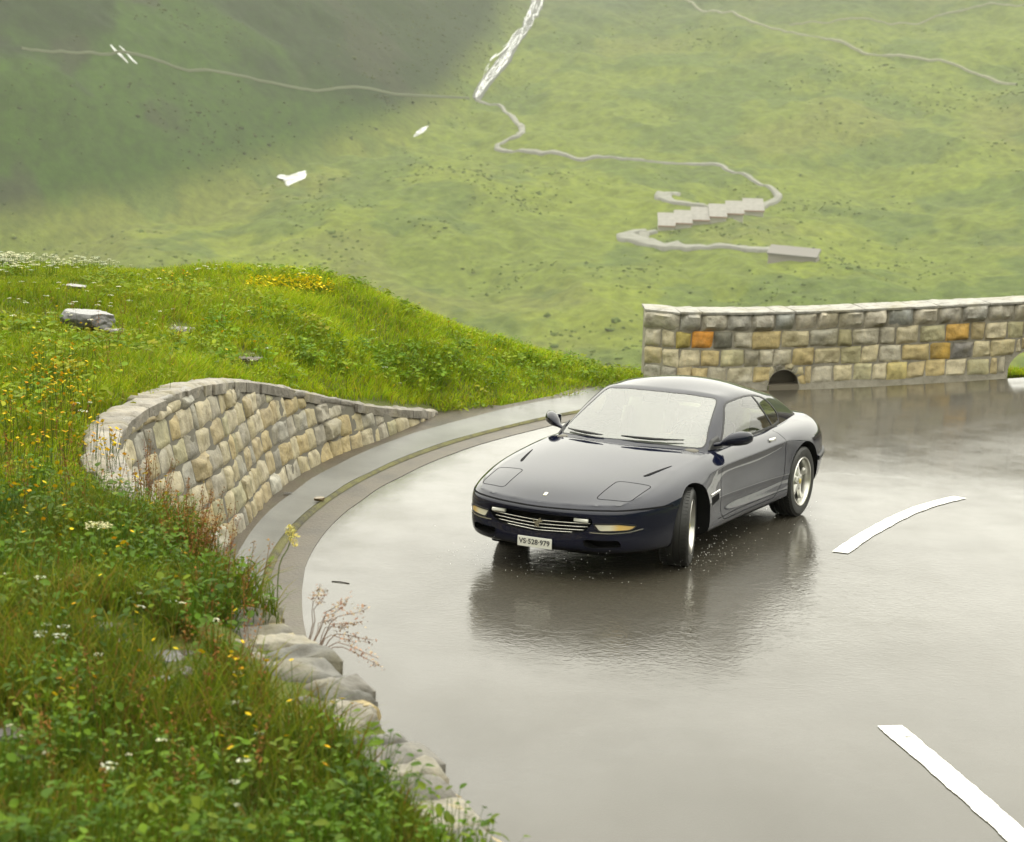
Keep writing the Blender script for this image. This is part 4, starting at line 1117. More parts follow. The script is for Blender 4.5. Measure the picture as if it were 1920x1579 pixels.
# doors
DOOR = [(.50, .86), (.585, .70), (.60, .36), (.53, .27), (-.66, .275), (-.80, .36), (-.83, .60), (-.80, .80), (-.86, .855)]
DOOR = [(.60, .845), (.665, .70), (.665, .36), (.58, .275), (-.62, .28), (-.80, .40), (-.86, .62), (-.84, .90), (.45, .90)]
for s in (1, -1):
    poly = rounded(DOOR, .06, 4)
    fs = knife(body, poly, 'xz', lambda f: f.calc_center_median().y * s > .66)
    d_ = split(body, fs, 'door', M_PAINT, car)
    strip(project(poly[:-6], 'xz', body_bvh, s, 160, closed=False), .010, .0008, body_bvh, closed=False).build('shut_line', M_SEAM, d_)
    # handle: round escutcheon with a pull
    h = project([(-.60, .815), (-.601, .815)], 'xz', body_bvh, s, 1, closed=False)[0]
    H = MB(); H.rbox((h.x, h.y + .006 * s, h.z), (.14, .03, .032), .012); H.build('handle', M_CHROME, d_, True)
# front indicators
for s in (1, -1):
    poly = rounded([(.475 * s, .478), (.66 * s, .482), (.765 * s, .462), (.73 * s, .425), (.52 * s, .415)], .02)
    fs = knife(body, poly, 'yz', lambda f: f.normal.x > .1 and f.calc_center_median().x > 1.5)
    il = split(body, fs, 'indicator_lamp', None, car)
    m, N, L, b = new_mat('indicator_lens'); tc_ = N.new('ShaderNodeTexCoord'); sx_ = N.new('ShaderNodeSeparateXYZ'); L.new(tc_.outputs['Object'], sx_.inputs[0])
    ay = math_n(N, L, 'ABSOLUTE', sx_.outputs[1])          # clear half inboard, amber half outboard
    L.new(ramp(N, L, ay, [(.50, (.62, .60, .50)), (.60, (.70, .66, .50)), (.66, (.68, .46, .14)), (.74, (.60, .42, .16))]).outputs[0], b.inputs['Base Color'])
    b.inputs['Roughness'].default_value = .12; b.inputs['Coat Weight'].default_value = 1; b.inputs['Coat Roughness'].default_value = .02
    il.data.materials.append(m)
    T = MB(); strip(project(poly, 'yz', body_bvh, 1), .016, .003, body_bvh, mb=T); T.build('surround', M_BLACK, il)
    lp = project([(.45 * s, .405), (.60 * s, .402), (.72 * s, .412), (.79 * s, .43)], 'yz', body_bvh, 1, 30, closed=False)
    T = MB(); strip(lp, .010, .003, body_bvh, closed=False, mb=T); T.build('lower_trim', M_CHROME, il)
# grille mouth
GM = [(-.46, .525), (.46, .525), (.475, .48), (.40, .405), (.25, .375), (0, .365), (-.25, .375), (-.40, .405), (-.475, .48)]
poly = rounded(GM, .03)
fs = knife(body, poly, 'yz', lambda f: f.normal.x > .1 and f.calc_center_median().x > 1.9)
bmesh.ops.delete(body, geom=fs, context='FACES')
mouth = project(poly, 'yz', body_bvh, 1, 60)
G = MB(); n_ = len(mouth); G.add(mouth + [Vector((p.x - .14, p.y * .97, p.z)) for p in mouth], [(i, (i + 1) % n_, n_ + (i + 1) % n_, n_ + i) for i in range(n_)] + [tuple(n_ + i for i in range(n_))])
gr = G.build('grille', M_UNDER, car)
for zt, yl in ((.472, .455), (.442, .43), (.413, .395), (.388, .30)):
    bar = project([(-yl, zt + .004), (0, zt - .012), (yl, zt + .004)], 'yz', body_bvh, 1, 30, closed=False)
    B_ = MB(); B_.tube([p - Vector((.018, 0, 0)) for p in bar], .0045, 6); B_.build('grille_bar', M_CHROME, gr, True)
for s in (1, -1):
    fp = project([(.36 * s, .496), (.361 * s, .496)], 'yz', body_bvh, 1, 1, closed=False)[0]
    B_ = MB(); B_.rbox((fp.x - .02, .375 * s, .498), (.03, .125, .030), .008); B_.build('driving_lamp', simple('clear_lens', (.72, .72, .66), .15, coat=1), gr, True)
# small rearing animal in bright metal on the grille bars and bonnet badge
horse = [(0, -.5), (.12, -.5), (.16, -.2), (.05, -.05), (.25, .0), (.42, .15), (.46, .05), (.38, -.05), (.5, .1), (.5, .25), (.3, .3), (.36, .5), (.2, .42), (.0, .22), (-.15, .1), (-.32, .05), (-.42, .3), (-.5, .32), (-.45, .0), (-.3, -.1), (-.22, -.3), (-.3, -.5), (-.18, -.5), (-.1, -.3), (-.05, -.2)]
def badge_poly(sz, M, th):
    vs = [M @ Vector((p[0] * sz, p[1] * sz, 0)) for p in horse] + [M @ Vector((p[0] * sz, p[1] * sz, th)) for p in horse]; n = len(horse)
    return MB().add(vs, [tuple(range(n))[::-1], tuple(range(n, 2 * n))] + [(i, (i + 1) % n, n + (i + 1) % n, n + i) for i in range(n)])
hp = project([(.0, .44), (.001, .44)], 'yz', body_bvh, 1, 1, closed=False)[0]
Mx = Matrix(((0, 0, 1, hp.x - .012), (1, 0, 0, 0), (0, 1, 0, .442), (0, 0, 0, 1)))
badge_poly(.085, Mx, .006).build('emblem', M_CHROME, gr)
# lower air intakes
for s in (1, -1):
    poly = rounded([(.40 * s, .345), (.66 * s, .345), (.68 * s, .29), (.46 * s, .268), (.40 * s, .295)], .02)
    fs = knife(body, poly, 'yz', lambda f: f.normal.x > .1 and f.calc_center_median().x > 1.5)
    bmesh.ops.delete(body, geom=fs, context='FACES')
    mo = project(poly, 'yz', body_bvh, 1, 40); n_ = len(mo)
    I = MB(); I.add(mo + [Vector((p.x - .12, p.y, p.z)) for p in mo], [(i, (i + 1) % n_, n_ + (i + 1) % n_, n_ + i) for i in range(n_)] + [tuple(n_ + i for i in range(n_))]); I.build('air_intake', M_UNDER, car)
# gap between bonnet edge and bumper
gp = []
gp = np.array([(2.39, 0, .594), (2.365, .26, .595), (2.30, .49, .599), (2.19, .68, .603), (2.0, .81, .598), (1.83, .88, .592), (1.685, .93, .588)])
gl = np.vstack([gp[::-1] * [1, -1, 1], gp[1:]]); gl = spline(gl, 90)
gl = [body_bvh.find_nearest(Vector(p))[0] for p in gl]
SG = MB(); strip(gl, .020, .0015, body_bvh, closed=False, mb=SG); SG.build('bumper_gap', M_SEAM, car)
# rear bumper shelf
rp = [(-1.74, .62), (-2.6, .62)]
shelf = []
for k in range(15, 21):
    a = band[k, 5]; shelf.append((a[0], a[1], a[2] + .02))
sh = np.array(shelf); sl = spline(np.vstack([sh, sh[::-1][1:] * [1, -1, 1]]), 60); sl = [body_bvh.find_nearest(Vector(p))[0] for p in sl]
S_ = MB(); strip(sl, .05, .018, body_bvh, closed=False, mb=S_); S_.build('bumper_strip', M_BLACK, car, True)
# number plate
PL_ = MB(); PL_.rbox((2.395, 0, .283), (.012, .31, .085), .004); plate = PL_.build('number_plate', M_PLATE, car)
def text_mesh(txt, size, mat, parent, M, name='lettering', ext=.001):
    cu = bpy.data.curves.new(name, 'FONT'); cu.body = txt; cu.size = size; cu.align_x = 'CENTER'; cu.align_y = 'CENTER'; cu.extrude = ext; cu.offset = .0012; cu.space_character = 1.05
    o = link(bpy.data.objects.new(name, cu)); dg = bpy.context.evaluated_depsgraph_get(); me = bpy.data.meshes.new_from_object(o.evaluated_get(dg)); me.transform(M)
    bpy.data.objects.remove(o); bpy.data.curves.remove(cu); me.materials.clear(); me.materials.append(mat)
    return link(bpy.data.objects.new(name, me), parent)
text_mesh('VS\u00b7528\u00b7979', .058, M_INK, plate, Matrix(((0, 0, 1, 2.4022), (1, 0, 0, 0), (0, 1, 0, .284), (0, 0, 0, 1))))
# bonnet vents, badge
for s in (1, -1):
    pts = project([(1.57, .575 * s), (1.38, .620 * s), (1.20, .66 * s)], 'xy', body_bvh, 1, 24, closed=False)
    Vn = MB(); vs = []
    for i, p in enumerate(pts):
        t = i / (len(pts) - 1); w_ = .004 + .016 * (1 - t) ** .8 * min(1, t * 6 + .3); n = body_bvh.find_nearest(p)[1]
        vs += [p + n * .0018 + Vector((0, -w_, 0)), p + n * .0018 + Vector((0, w_, 0))]
    Vn.add(vs, [(2 * i, 2 * i + 1, 2 * i + 3, 2 * i + 2) for i in range(len(pts) - 1)]); Vn.build('vent', M_SEAM, bonnet)
bp_ = project([(2.225, .0), (2.226, 0)], 'xy', body_bvh, 1, 1, closed=False)[0]; bn = body_bvh.find_nearest(bp_)[1]
zx = bn.cross(Vector((0, 1, 0))).normalized() * 1
up_ = (Vector((-1, 0, 0)) - bn * bn.dot(Vector((-1, 0, 0)))).normalized()
MB().rbox((0, 0, 0), (.028, .046, .005), .002).build('badge', simple('enamel_cream', (.80, .76, .55), .3, coat=1), bonnet).matrix_local = Matrix((( Vector((0, 1, 0)).x, up_.x, bn.x, bp_.x), (1, up_.y, bn.y, bp_.y), (0, up_.z, bn.z, bp_.z + .002), (0, 0, 0, 1)))
# side vent slot behind the front wheel
for s in (1, -1):
    pts = project([(.93, .545), (.70, .555)], 'xz', body_bvh, s, 12, closed=False)
    S_ = MB(); strip(pts, .02, .005, body_bvh, closed=False, mb=S_); S_.build('side_vent_trim', M_CHROME if s > 0 else M_CHROME, car, True)
    poly = rounded([(.925, .525), (.72, .535), (.72, .478), (.90, .45)], .015)
    fs = knife(body, poly, 'xz', lambda f: f.calc_center_median().y * s > .66)
    o = split(body, fs, 'side_vent', M_SEAM, car)
# sill line
for s in (1, -1):
    pts = project([(.72, .305), (.3, .318), (-.5, .318), (-.90, .318)], 'xz', body_bvh, s, 60, closed=False)
    strip(pts, .008, .0010, body_bvh, closed=False).build('sill_line', M_SEAM, car)
# rear lamps
for s in (1, -1):
    for yy in (.40, .56):
        h = project([(yy * s, .70), (yy * s + .001, .70)], 'yz', body_bvh, -1, 1, closed=False)[0]
        T = MB(); T.lathe([(.0, .0), (-.012, .03), (-.012, .058), (.01, .064)], 24, 'x', (h.x, h.y, h.z)); T.build('tail_lamp', simple('red_lens', (.30, .01, .01), .15, coat=1), car, True)
# open the top under the cabin
poly = [(.84, 0), (.76, .42), (.60, .68), (.42, .72), (-1.0, .71), (-1.80, .58), (-1.93, .34), (-1.95, 0)]
poly = poly + [(x, -y) for x, y in poly[::-1][1:-1]]
fs = knife(body, poly, 'xy', lambda f: f.normal.z > .2 and f.calc_center_median().z > .6)
bmesh.ops.delete(body, geom=fs, context='FACES')

# glazing
WS = [(0, 1.254), (.30, 1.250), (.545, 1.228), (.635, 1.02), (.700, .880), (.42, .902), (0, .918)]
ws = WS + [(-y, z) for y, z in WS[::-1][1:-1]]
ws = rounded(ws, .045, 4)
fs = knife(house, ws, 'yz', lambda f: f.normal.x > .12 and f.calc_center_median().x > -.3)
wsc = split(house, fs, 'windscreen', M_WS, car)
T = MB(); strip(project(ws, 'yz', house_bvh, 1, 160), .014, .002, house_bvh, mb=T); T.build('seal', M_BLACK, wsc)
SW = [(.355, .893), (.10, 1.10), (-.015, 1.178), (-.13, 1.203), (-.42, 1.213), (-.70, 1.190), (-.95, 1.130), (-1.12, 1.040), (-1.205, .955), (-1.18, .895), (-1.02, .884), (-.4, .888)]
sw = []
P_ = spline([SW[0], SW[1], SW[2], SW[3], SW[4], SW[5], SW[6], SW[7], SW[8], SW[9]], 60)
SWP = [tuple(p) for p in P_] + [SW[10], SW[11]]
for s in (1, -1):
    fs = knife(house, SWP, 'xz', lambda f: f.calc_center_median().y * s > .4 and f.normal.y * s > .2)
    # glass of the door and quarter pane, split along the slanted divider
    a = np.array((-.60, 1.25)); b_ = np.array((-.955, .86)); dd_ = b_ - a
    fa = []; fb = []
    for f in fs:
        c = f.calc_center_median(); sd2 = (c.x - a[0]) * dd_[1] - (c.z - a[1]) * dd_[0]
        (fa if sd2 < 0 else fb).append(f)
    o1 = split(house, fa, 'side_window', M_SG, car); o2 = split(house, fb, 'quarter_window', M_SG, car)
    T = MB(); strip(project(SWP, 'xz', house_bvh, s, 160), .024, .004, house_bvh, mb=T); T.build('frame', M_BLACK, o1)
    T = MB(); strip(project([(-.615, 1.20), (-.94, .89)], 'xz', house_bvh, s, 30, closed=False), .030, .004, house_bvh, closed=False, mb=T); T.build('divider', M_BLACK, o2)
RW = [(0, 1.165), (.28, 1.150), (.47, 1.09), (.545, .97), (.50, .905), (.30, .915), (0, .925)]
rw_ = RW + [(-y, z) for y, z in RW[::-1][1:-1]]
fs = knife(house, rounded(rw_, .05, 4), 'yz', lambda f: f.normal.x < -.12 and f.calc_center_median().x < -.9)
rgl = split(house, fs, 'rear_window', M_RG, car)
T = MB(); strip(project(rounded(rw_, .05, 4), 'yz', house_bvh, -1, 120), .02, .003, house_bvh, mb=T); T.build('seal', M_BLACK, rgl)

def dump(bm, name, mat):
    me = bpy.data.meshes.new(name); bm.to_mesh(me); bm.free(); o = finish(name, me, mat, car, True, None); return o
bo = dump(body, 'body', M_PAINT); ro = dump(house, 'roof', M_PAINT)
for o in (bo,): o.data.set_sharp_from_angle(angle=R(40))

# ---- wheels
def make_wheel(x, y, s, steer):
    w_ = empty('wheel', (x, y, .33), steer, car)
    T = MB(); T.lathe([(-.115, .235), (-.125, .27), (-.122, .305), (-.105, .325), (-.06, .331), (-.058, .322), (-.05, .322), (-.048, .331), (-.004, .332), (-.002, .323), (.006, .323), (.008, .332), (.048, .331), (.05, .322), (.058, .322), (.06, .331), (.105, .325), (.122, .305), (.125, .27), (.115, .235)], 64, 'y')
    for k in range(60):      # tread blocks' cross grooves
        t = 2 * math.pi * k / 60
        for yo in (-.085, .085):
            c = Vector((math.cos(t) * .3275, yo, math.sin(t) * .3275)); M = Matrix.Rotation(-t, 3, 'Y')
            T.box(c, (.006, .045, .016), M)
    autosmooth(T.build('tyre', M_RUB, w_), 30)
    Rm = MB(); Rm.lathe([(-.112, .225), (-.10, .236), (.112, .236), (.122, .229), (.118, .218), (.095, .208), (.02, .200), (-.08, .205), (-.112, .225)], 64, 'y')
    # five star spokes: broad at the hub, pinched, flared at the rim
    for k in range(5):
        t = 2 * math.pi * k / 5 + .3; ca_, sa_ = math.cos(t), math.sin(t)
        prof = [(.0, .052, .088), (.05, .050, .090), (.10, .034, .082), (.15, .028, .072), (.19, .036, .075), (.213, .050, .085)]
        vs = []
        for r_, hw, yo in prof:
            for dx, dy in ((-hw, -.022), (-hw * .55, .0), (hw * .55, .0), (hw, -.022), (hw * .6, -.05), (-hw * .6, -.05)):
                vs.append((ca_ * r_ - sa_ * dx, yo + dy, sa_ * r_ + ca_ * dx))
        Rm.add(vs, [(6 * i + q, 6 * i + (q + 1) % 6, 6 * i + 6 + (q + 1) % 6, 6 * i + 6 + q) for i in range(5) for q in range(6)])
    Rm.lathe([(.075, .062), (.092, .056), (.098, .034), (.098, .0)], 24, 'y')
    rim = autosmooth(Rm.build('rim', M_ALU, w_), 35)
    D = MB(); D.lathe([(-.01, .06), (-.01, .165), (.012, .165), (.012, .06)], 40, 'y'); D.rbox((.13, .0, .03), (.07, .07, .15), .015); autosmooth(D.build('brake_disc', M_DISC, w_), 35)
    C_ = MB(); C_.lathe([(.099, .0), (.101, .026), (.095, .028)], 20, 'y'); C_.build('hub_cap', simple('hub_yellow', (.55, .45, .12), .35), w_, True)
    for ch in w_.children:
        bm = bmesh.new(); bm.from_mesh(ch.data)
        if s < 0:
            for v in bm.verts: v.co.y = -v.co.y
        bmesh.ops.recalc_face_normals(bm, faces=bm.faces[:]); bm.to_mesh(ch.data); bm.free()
    return w_
STEER = R(17)
for (x, y, s, st) in ((1.30, .782, 1, STEER), (1.30, -.782, -1, STEER), (-1.30, .80, 1, 0), (-1.30, -.80, -1, 0)): make_wheel(x, y, s, st)
# arch liners and underbody
for s in (1, -1):
    for wx, rr in ((1.30, .376), (-1.30, .384)):
        A = MB(); vs = []
        for k in range(33):
            t = math.pi * 1.24 * k / 32 - math.pi * .12
            for yy in (.985, .42):
                q = Vector((wx + rr * math.cos(t), 0, .335 + rr * math.sin(t)))
                if yy > .9:
                    h = body_bvh.ray_cast(Vector((q.x, 2 * s, q.z)), Vector((0, -s, 0)))
                    yv = (h[0].y if h[0] is not None else .9 * s)
                    q.y = yv - .002 * s
                else: q.y = yy * s
                vs.append(q)
        n_ = 33
        A.add(vs, [(2 * i, 2 * i + 1, 2 * i + 3, 2 * i + 2) for i in range(n_ - 1)] + [tuple(2 * i + 1 for i in range(n_))]); A.build('arch_liner', M_UNDER, car, True)
U_ = MB(); U_.rbox((0, 0, .235), (4.35, 1.05, .10), .03); U_.rbox((-.05, 0, .24), (1.75, 1.70, .09), .03); U_.rbox((1.93, 0, .27), (.40, .9, .08), .03); U_.rbox((-2.0, 0, .30), (.45, 1.4, .08), .03); U_.build('underbody', M_UNDER, car)
# tail pipes
for s in (1, -1):
    E_ = MB(); E_.lathe([(0, .034), (-.16, .034), (-.16, .028), (0, .028)], 18, 'x', (-2.20, .50 * s, .27)); E_.build('tail_pipe', M_CHROME, car, True)

# ---- mirrors
for s in (1, -1):
    Mi = MB(); nx = 14; prof = []
    c0 = Vector((.47, .735 * s, .90)); vs = []; fs = []
    rings_ = [(.0, .020, .016, 0, 0), (.06, .030, .020, .0, .010), (.10, .062, .040, .0, .032), (.15, .085, .058, .0, .048), (.22, .090, .064, -.005, .056), (.28, .078, .056, -.012, .058), (.315, .045, .034, -.02, .058), (.325, .01, .01, -.02, .058)]
    n = 16
    for (oy, ax_, az_, dx, dz) in rings_:
        for k in range(n):
            t = 2 * math.pi * k / n; X = math.cos(t); Z = math.sin(t)
            X = max(X, -.62)          # flat rear face for the glass
            vs.append(c0 + Vector((dx + ax_ * X - .62 * oy, oy * .84 * s, dz + az_ * Z)))
    for i in range(len(rings_) - 1):
        for k in range(n): q = (k + 1) % n; fs.append((i * n + k, i * n + q, (i + 1) * n + q, (i + 1) * n + k))
    fs.append(tuple((len(rings_) - 1) * n + k for k in range(n)))
    Mi.add(vs, fs); mo = Mi.build('door_mirror', M_PAINT, car); 
    bm = bmesh.new(); bm.from_mesh(mo.data); bmesh.ops.recalc_face_normals(bm, faces=bm.faces[:]); bm.to_mesh(mo.data); bm.free(); autosmooth(mo, 50)
    Gm = MB(); Gm.rbox((c0.x - .185, c0.y + .17 * s, c0.z + .052), (.006, .15, .085), .002, Matrix.Rotation(R(20) * s, 3, 'Z')); Gm.build('mirror_glass', simple('mirror_silver', (.8, .82, .82), .03, 1.), mo)
    Sa = MB(); Sa.add([(.36, .742 * s, .868), (.56, .70 * s, .868), (.57, .735 * s, .865), (.36, .775 * s, .865), (.37, .715 * s, .965), (.47, .70 * s, .94), (.47, .725 * s, .93), (.37, .735 * s, .955)], [(0, 1, 5, 4), (1, 2, 6, 5), (2, 3, 7, 6), (3, 0, 4, 7), (4, 5, 6, 7), (0, 3, 2, 1)]); Sa.build('mirror_foot', M_BLACK, mo)
# ---- wipers
def wiper(pts):
    p = []
    for (y, z) in pts:
        h = house_bvh.ray_cast(Vector((4, y, z)), Vector((-1, 0, 0))); p.append(h[0] + h[1] * .022 if h[0] is not None else Vector((.86, y, z)))
    W_ = MB(); W_.tube(p, [.006, .012, .014, .010, .005], 6); return W_.build('wiper', M_BLACK, car, True)
wiper([(-.60, .912), (-.48, .912), (-.36, .914), (-.26, .916), (-.18, .918)])
wiper([(.0, .928), (.13, .926), (.26, .924), (.39, .924), (.52, .926)])
# ---- interior
I_ = MB(); I_.box((-.45, 0, .36), (2.5, 1.46, .06)); I_.box((.62, 0, .55), (.05, 1.4, .40)); I_.box((-1.55, 0, .60), (.06, 1.3, .5))
for s in (1, -1): I_.box((-.4, .75 * s, .58), (2.2, .05, .46))
I_.build('cabin_lining', M_DASH, car)
D_ = MB(); D_.rbox((.52, 0, .80), (.44, 1.36, .16), .05); D_.rbox((.40, .36, .90), (.18, .40, .06), .025); D_.rbox((.0, 0, .55), (.9, .22, .22), .04); D_.build('dashboard', M_DASH, car, True)
def seat(x, y, parent_name='seat'):
    sroot = MB(); sroot.rbox((x + .02, y, .50), (.54, .50, .15), .06)
    M = Matrix.Rotation(R(-22), 3, 'Y'); sroot.rbox((x - .33, y, .78), (.14, .50, .62), .06, M)
    for q in (1, -1): sroot.rbox((x - .28, y + .21 * q, .76), (.18, .09, .48), .035, M)
    o = sroot.build('seat', M_LEA, car, True)
    h = MB(); h.rbox((x - .47, y, 1.075), (.09, .26, .15), .035, M); h.build('headrest', M_LEA, o, True)
seat(-.25, .36); seat(-.25, -.36)
Rr = MB(); Rr.rbox((-1.05, 0, .50), (.42, 1.15, .14), .06); Rr.rbox((-1.32, 0, .72), (.13, 1.15, .42), .05, Matrix.Rotation(R(-20), 3, 'Y')); Rr.rbox((-1.55, 0, .88), (.40, 1.2, .04), .015); Rr.build('rear_seat', M_LEA, car, True)
SWh = MB(); cw = Vector((.20, .36, .86)); rot = Matrix.Rotation(R(-24), 3, 'Y')
SWh.tube([cw + rot @ Vector((0, .185 * math.cos(t), .185 * math.sin(t))) for t in np.linspace(0, 2 * math.pi, 28, endpoint=False)], .014, 8, closed=True)
for t in (0.2, math.pi - .2, -math.pi / 2): SWh.tube([cw, cw + rot @ Vector((0, .18 * math.cos(t), .18 * math.sin(t)))], .013, 6)
SWh.tube([cw, cw + Vector((.25, 0, -.08))], .03, 8); SWh.build('steering_wheel', M_BLACK, car, True)
RM_ = MB(); RM_.rbox((.10, 0, 1.185), (.03, .24, .06), .012); RM_.tube([(.10, 0, 1.19), (.05, 0, 1.24)], .008); RM_.build('rear_view_mirror', M_BLACK, car, True)

# ---- the driver: one continuous body (skin over a jointed line skeleton), jacket and hair as clothing parts
def skin_body(nodes, edges, root, lv=2):
    bm = bmesh.new(); vs = [bm.verts.new(n[0]) for n in nodes]
    for a, c in edges: bm.edges.new((vs[a], vs[c]))
    me = bpy.data.meshes.new('person'); bm.to_mesh(me); bm.free()
    o = link(bpy.data.objects.new('person_tmp', me)); o.modifiers.new('skin', 'SKIN'); sb = o.modifiers.new('sub', 'SUBSURF'); sb.levels = lv; sb.render_levels = lv
    for i, n in enumerate(nodes):
        r = n[1]; o.data.skin_vertices[0].data[i].radius = (r, r) if not hasattr(r, '__len__') else r
    o.data.skin_vertices[0].data[root].use_root = True
    dg = bpy.context.evaluated_depsgraph_get(); m2 = bpy.data.meshes.new_from_object(o.evaluated_get(dg)); bpy.data.objects.remove(o); return m2
hub = Vector((.20, .36, .86)); nodes = [((-.24, .36, .62), .145), ((-.31, .36, .78), .14), ((-.36, .36, .92), (.15, .12)), ((-.355, .36, 1.0), .060), ((-.335, .36, 1.055), .055), ((-.325, .36, 1.10), (.080, .092)), ((-.33, .36, 1.155), (.076, .088)), ((-.333, .36, 1.19), .05)]
edges = [(i, i + 1) for i in range(7)]
def add(p, r, par): nodes.append((tuple(p), r)); edges.append((par, len(nodes) - 1)); return len(nodes) - 1
for q in (1, -1):
    sh = add((-.36, .36 + .17 * q, .93), .068, 2); el = add((-.13, .36 + .25 * q, .76), .046, sh); wr = add((.10, .36 + .20 * q, .865), .030, el); pm = add((.165, .36 + .185 * q, .885), (.030, .020), wr)
    for k in range(4):
        b0 = add((.195, .36 + (.170 + .010 * (k - 1.5)) * q, .905 - .018 * k), .0095, pm); b1 = add((.222, .36 + (.182 + .004 * k) * q, .906 - .018 * k), .0085, b0); add((.212, .36 + (.203 - .002 * k) * q, .900 - .018 * k), .0075, b1)
    t0 = add((.165, .36 + .158 * q, .905), .010, pm); add((.188, .36 + .150 * q, .925), .0085, t0)
    hp_ = add((-.16, .36 + .09 * q, .60), .085, 0); kn = add((.20, .36 + .10 * q, .665), .062, hp_); an = add((.45, .36 + .09 * q, .44), .042, kn); add((.56, .36 + .09 * q, .43), .036, an)
me = skin_body(nodes, edges, 0)
person = bpy.data.objects.new('person', me); link(person); person.matrix_world = Matrix.Translation((CARX, CARY, 0)) @ Matrix.Rotation(CARPSI, 4, 'Z')
tag(person, 'driver in a dark jacket with hands on the wheel, dimly seen through the windscreen', 'person')
M_SKIN = simple('skin', (.36, .22, .15), .5); M_JACK = simple('dark_jacket', (.03, .032, .04), .8); M_HAIR = simple('dark_hair', (.03, .022, .016), .7)
me.materials.clear(); me.materials.append(M_SKIN)
me.polygons.foreach_set('use_smooth', np.ones(len(me.polygons), bool))
def shell(name, test, off, mat):
    bm = bmesh.new(); bm.from_mesh(me); bmesh.ops.delete(bm, geom=[f for f in bm.faces if not test(f.calc_center_median())], context='FACES')
    bm.normal_update()
    for v in bm.verts: v.co += v.normal * off
    m2 = bpy.data.meshes.new(name); bm.to_mesh(m2); bm.free(); return finish(name, m2, mat, person, True, None)
shell('jacket', lambda c: c.z < 1.0 and not (c.x > .09 and c.z > .8) and not (c.x > .02 and c.z < .75), .010, M_JACK)
shell('trousers', lambda c: c.z < .76 and c.x > -.30, .006, simple('dark_trousers', (.025, .025, .03), .8))
shell('hair', lambda c: c.z > 1.085 and (c.z > 1.165 or c.x < -.325 - (c.z - 1.165) * .1), .012, M_HAIR)
M_EYE = simple('eyes_and_mouth', (.06, .035, .03), .5)
for q in (1, -1): MB().rbox((-.248, .36 + .032 * q, 1.125), (.008, .024, .010), .003).build('eye', M_EYE, person)
MB().rbox((-.252, .36, 1.068), (.008, .044, .007), .003).build('mouth', M_EYE, person)
Ns = MB(); Ns.rbox((-.238, .36, 1.098), (.030, .020, .036), .008, Matrix.Rotation(R(18), 3, 'Y')); Ns.build('nose', M_SKIN, person, True)
for q in (1, -1): Ns = MB(); Ns.rbox((-.335, .36 + .090 * q, 1.108), (.032, .014, .050), .006); Ns.build('ear', M_SKIN, person, True)
# ------------------------------------------------------------------ meadow plants
def leafmat(name, trans=.35, rough=.55, spec=.25):
    m = bpy.data.materials.new(name); m.use_nodes = True; nt = m.node_tree; N, L = nt.nodes, nt.links
    b = N['Principled BSDF']; ca = col_attr(N); nz = noise_tex(N, L, 2.2, 3)
    c = mixc(N, L, ca, ramp(N, L, nz.outputs[0], [(.3, (.72, .80, .8)), (.7, (1.2, 1.12, 1.0))]).outputs[0], 1., 'MULTIPLY')
    L.new(c, b.inputs['Base Color']); b.inputs['Roughness'].default_value = rough; b.inputs['Specular IOR Level'].default_value = spec
    t = N.new('ShaderNodeBsdfTranslucent'); L.new(c, t.inputs[0]); mx = N.new('ShaderNodeMixShader'); mx.inputs[0].default_value = trans
    L.new(b.outputs[0], mx.inputs[1]); L.new(t.outputs[0], mx.inputs[2]); L.new(mx.outputs[0], N['Material Output'].inputs[0]); return m
M_GRASS = leafmat('grass_blade', .42, .65, .12); M_LEAF = leafmat('broad_leaf', .34, .6, .12); M_PETAL = leafmat('petal', .2, .7, .1); M_STALK = leafmat('rusty_stalk', .15, .8, .1)

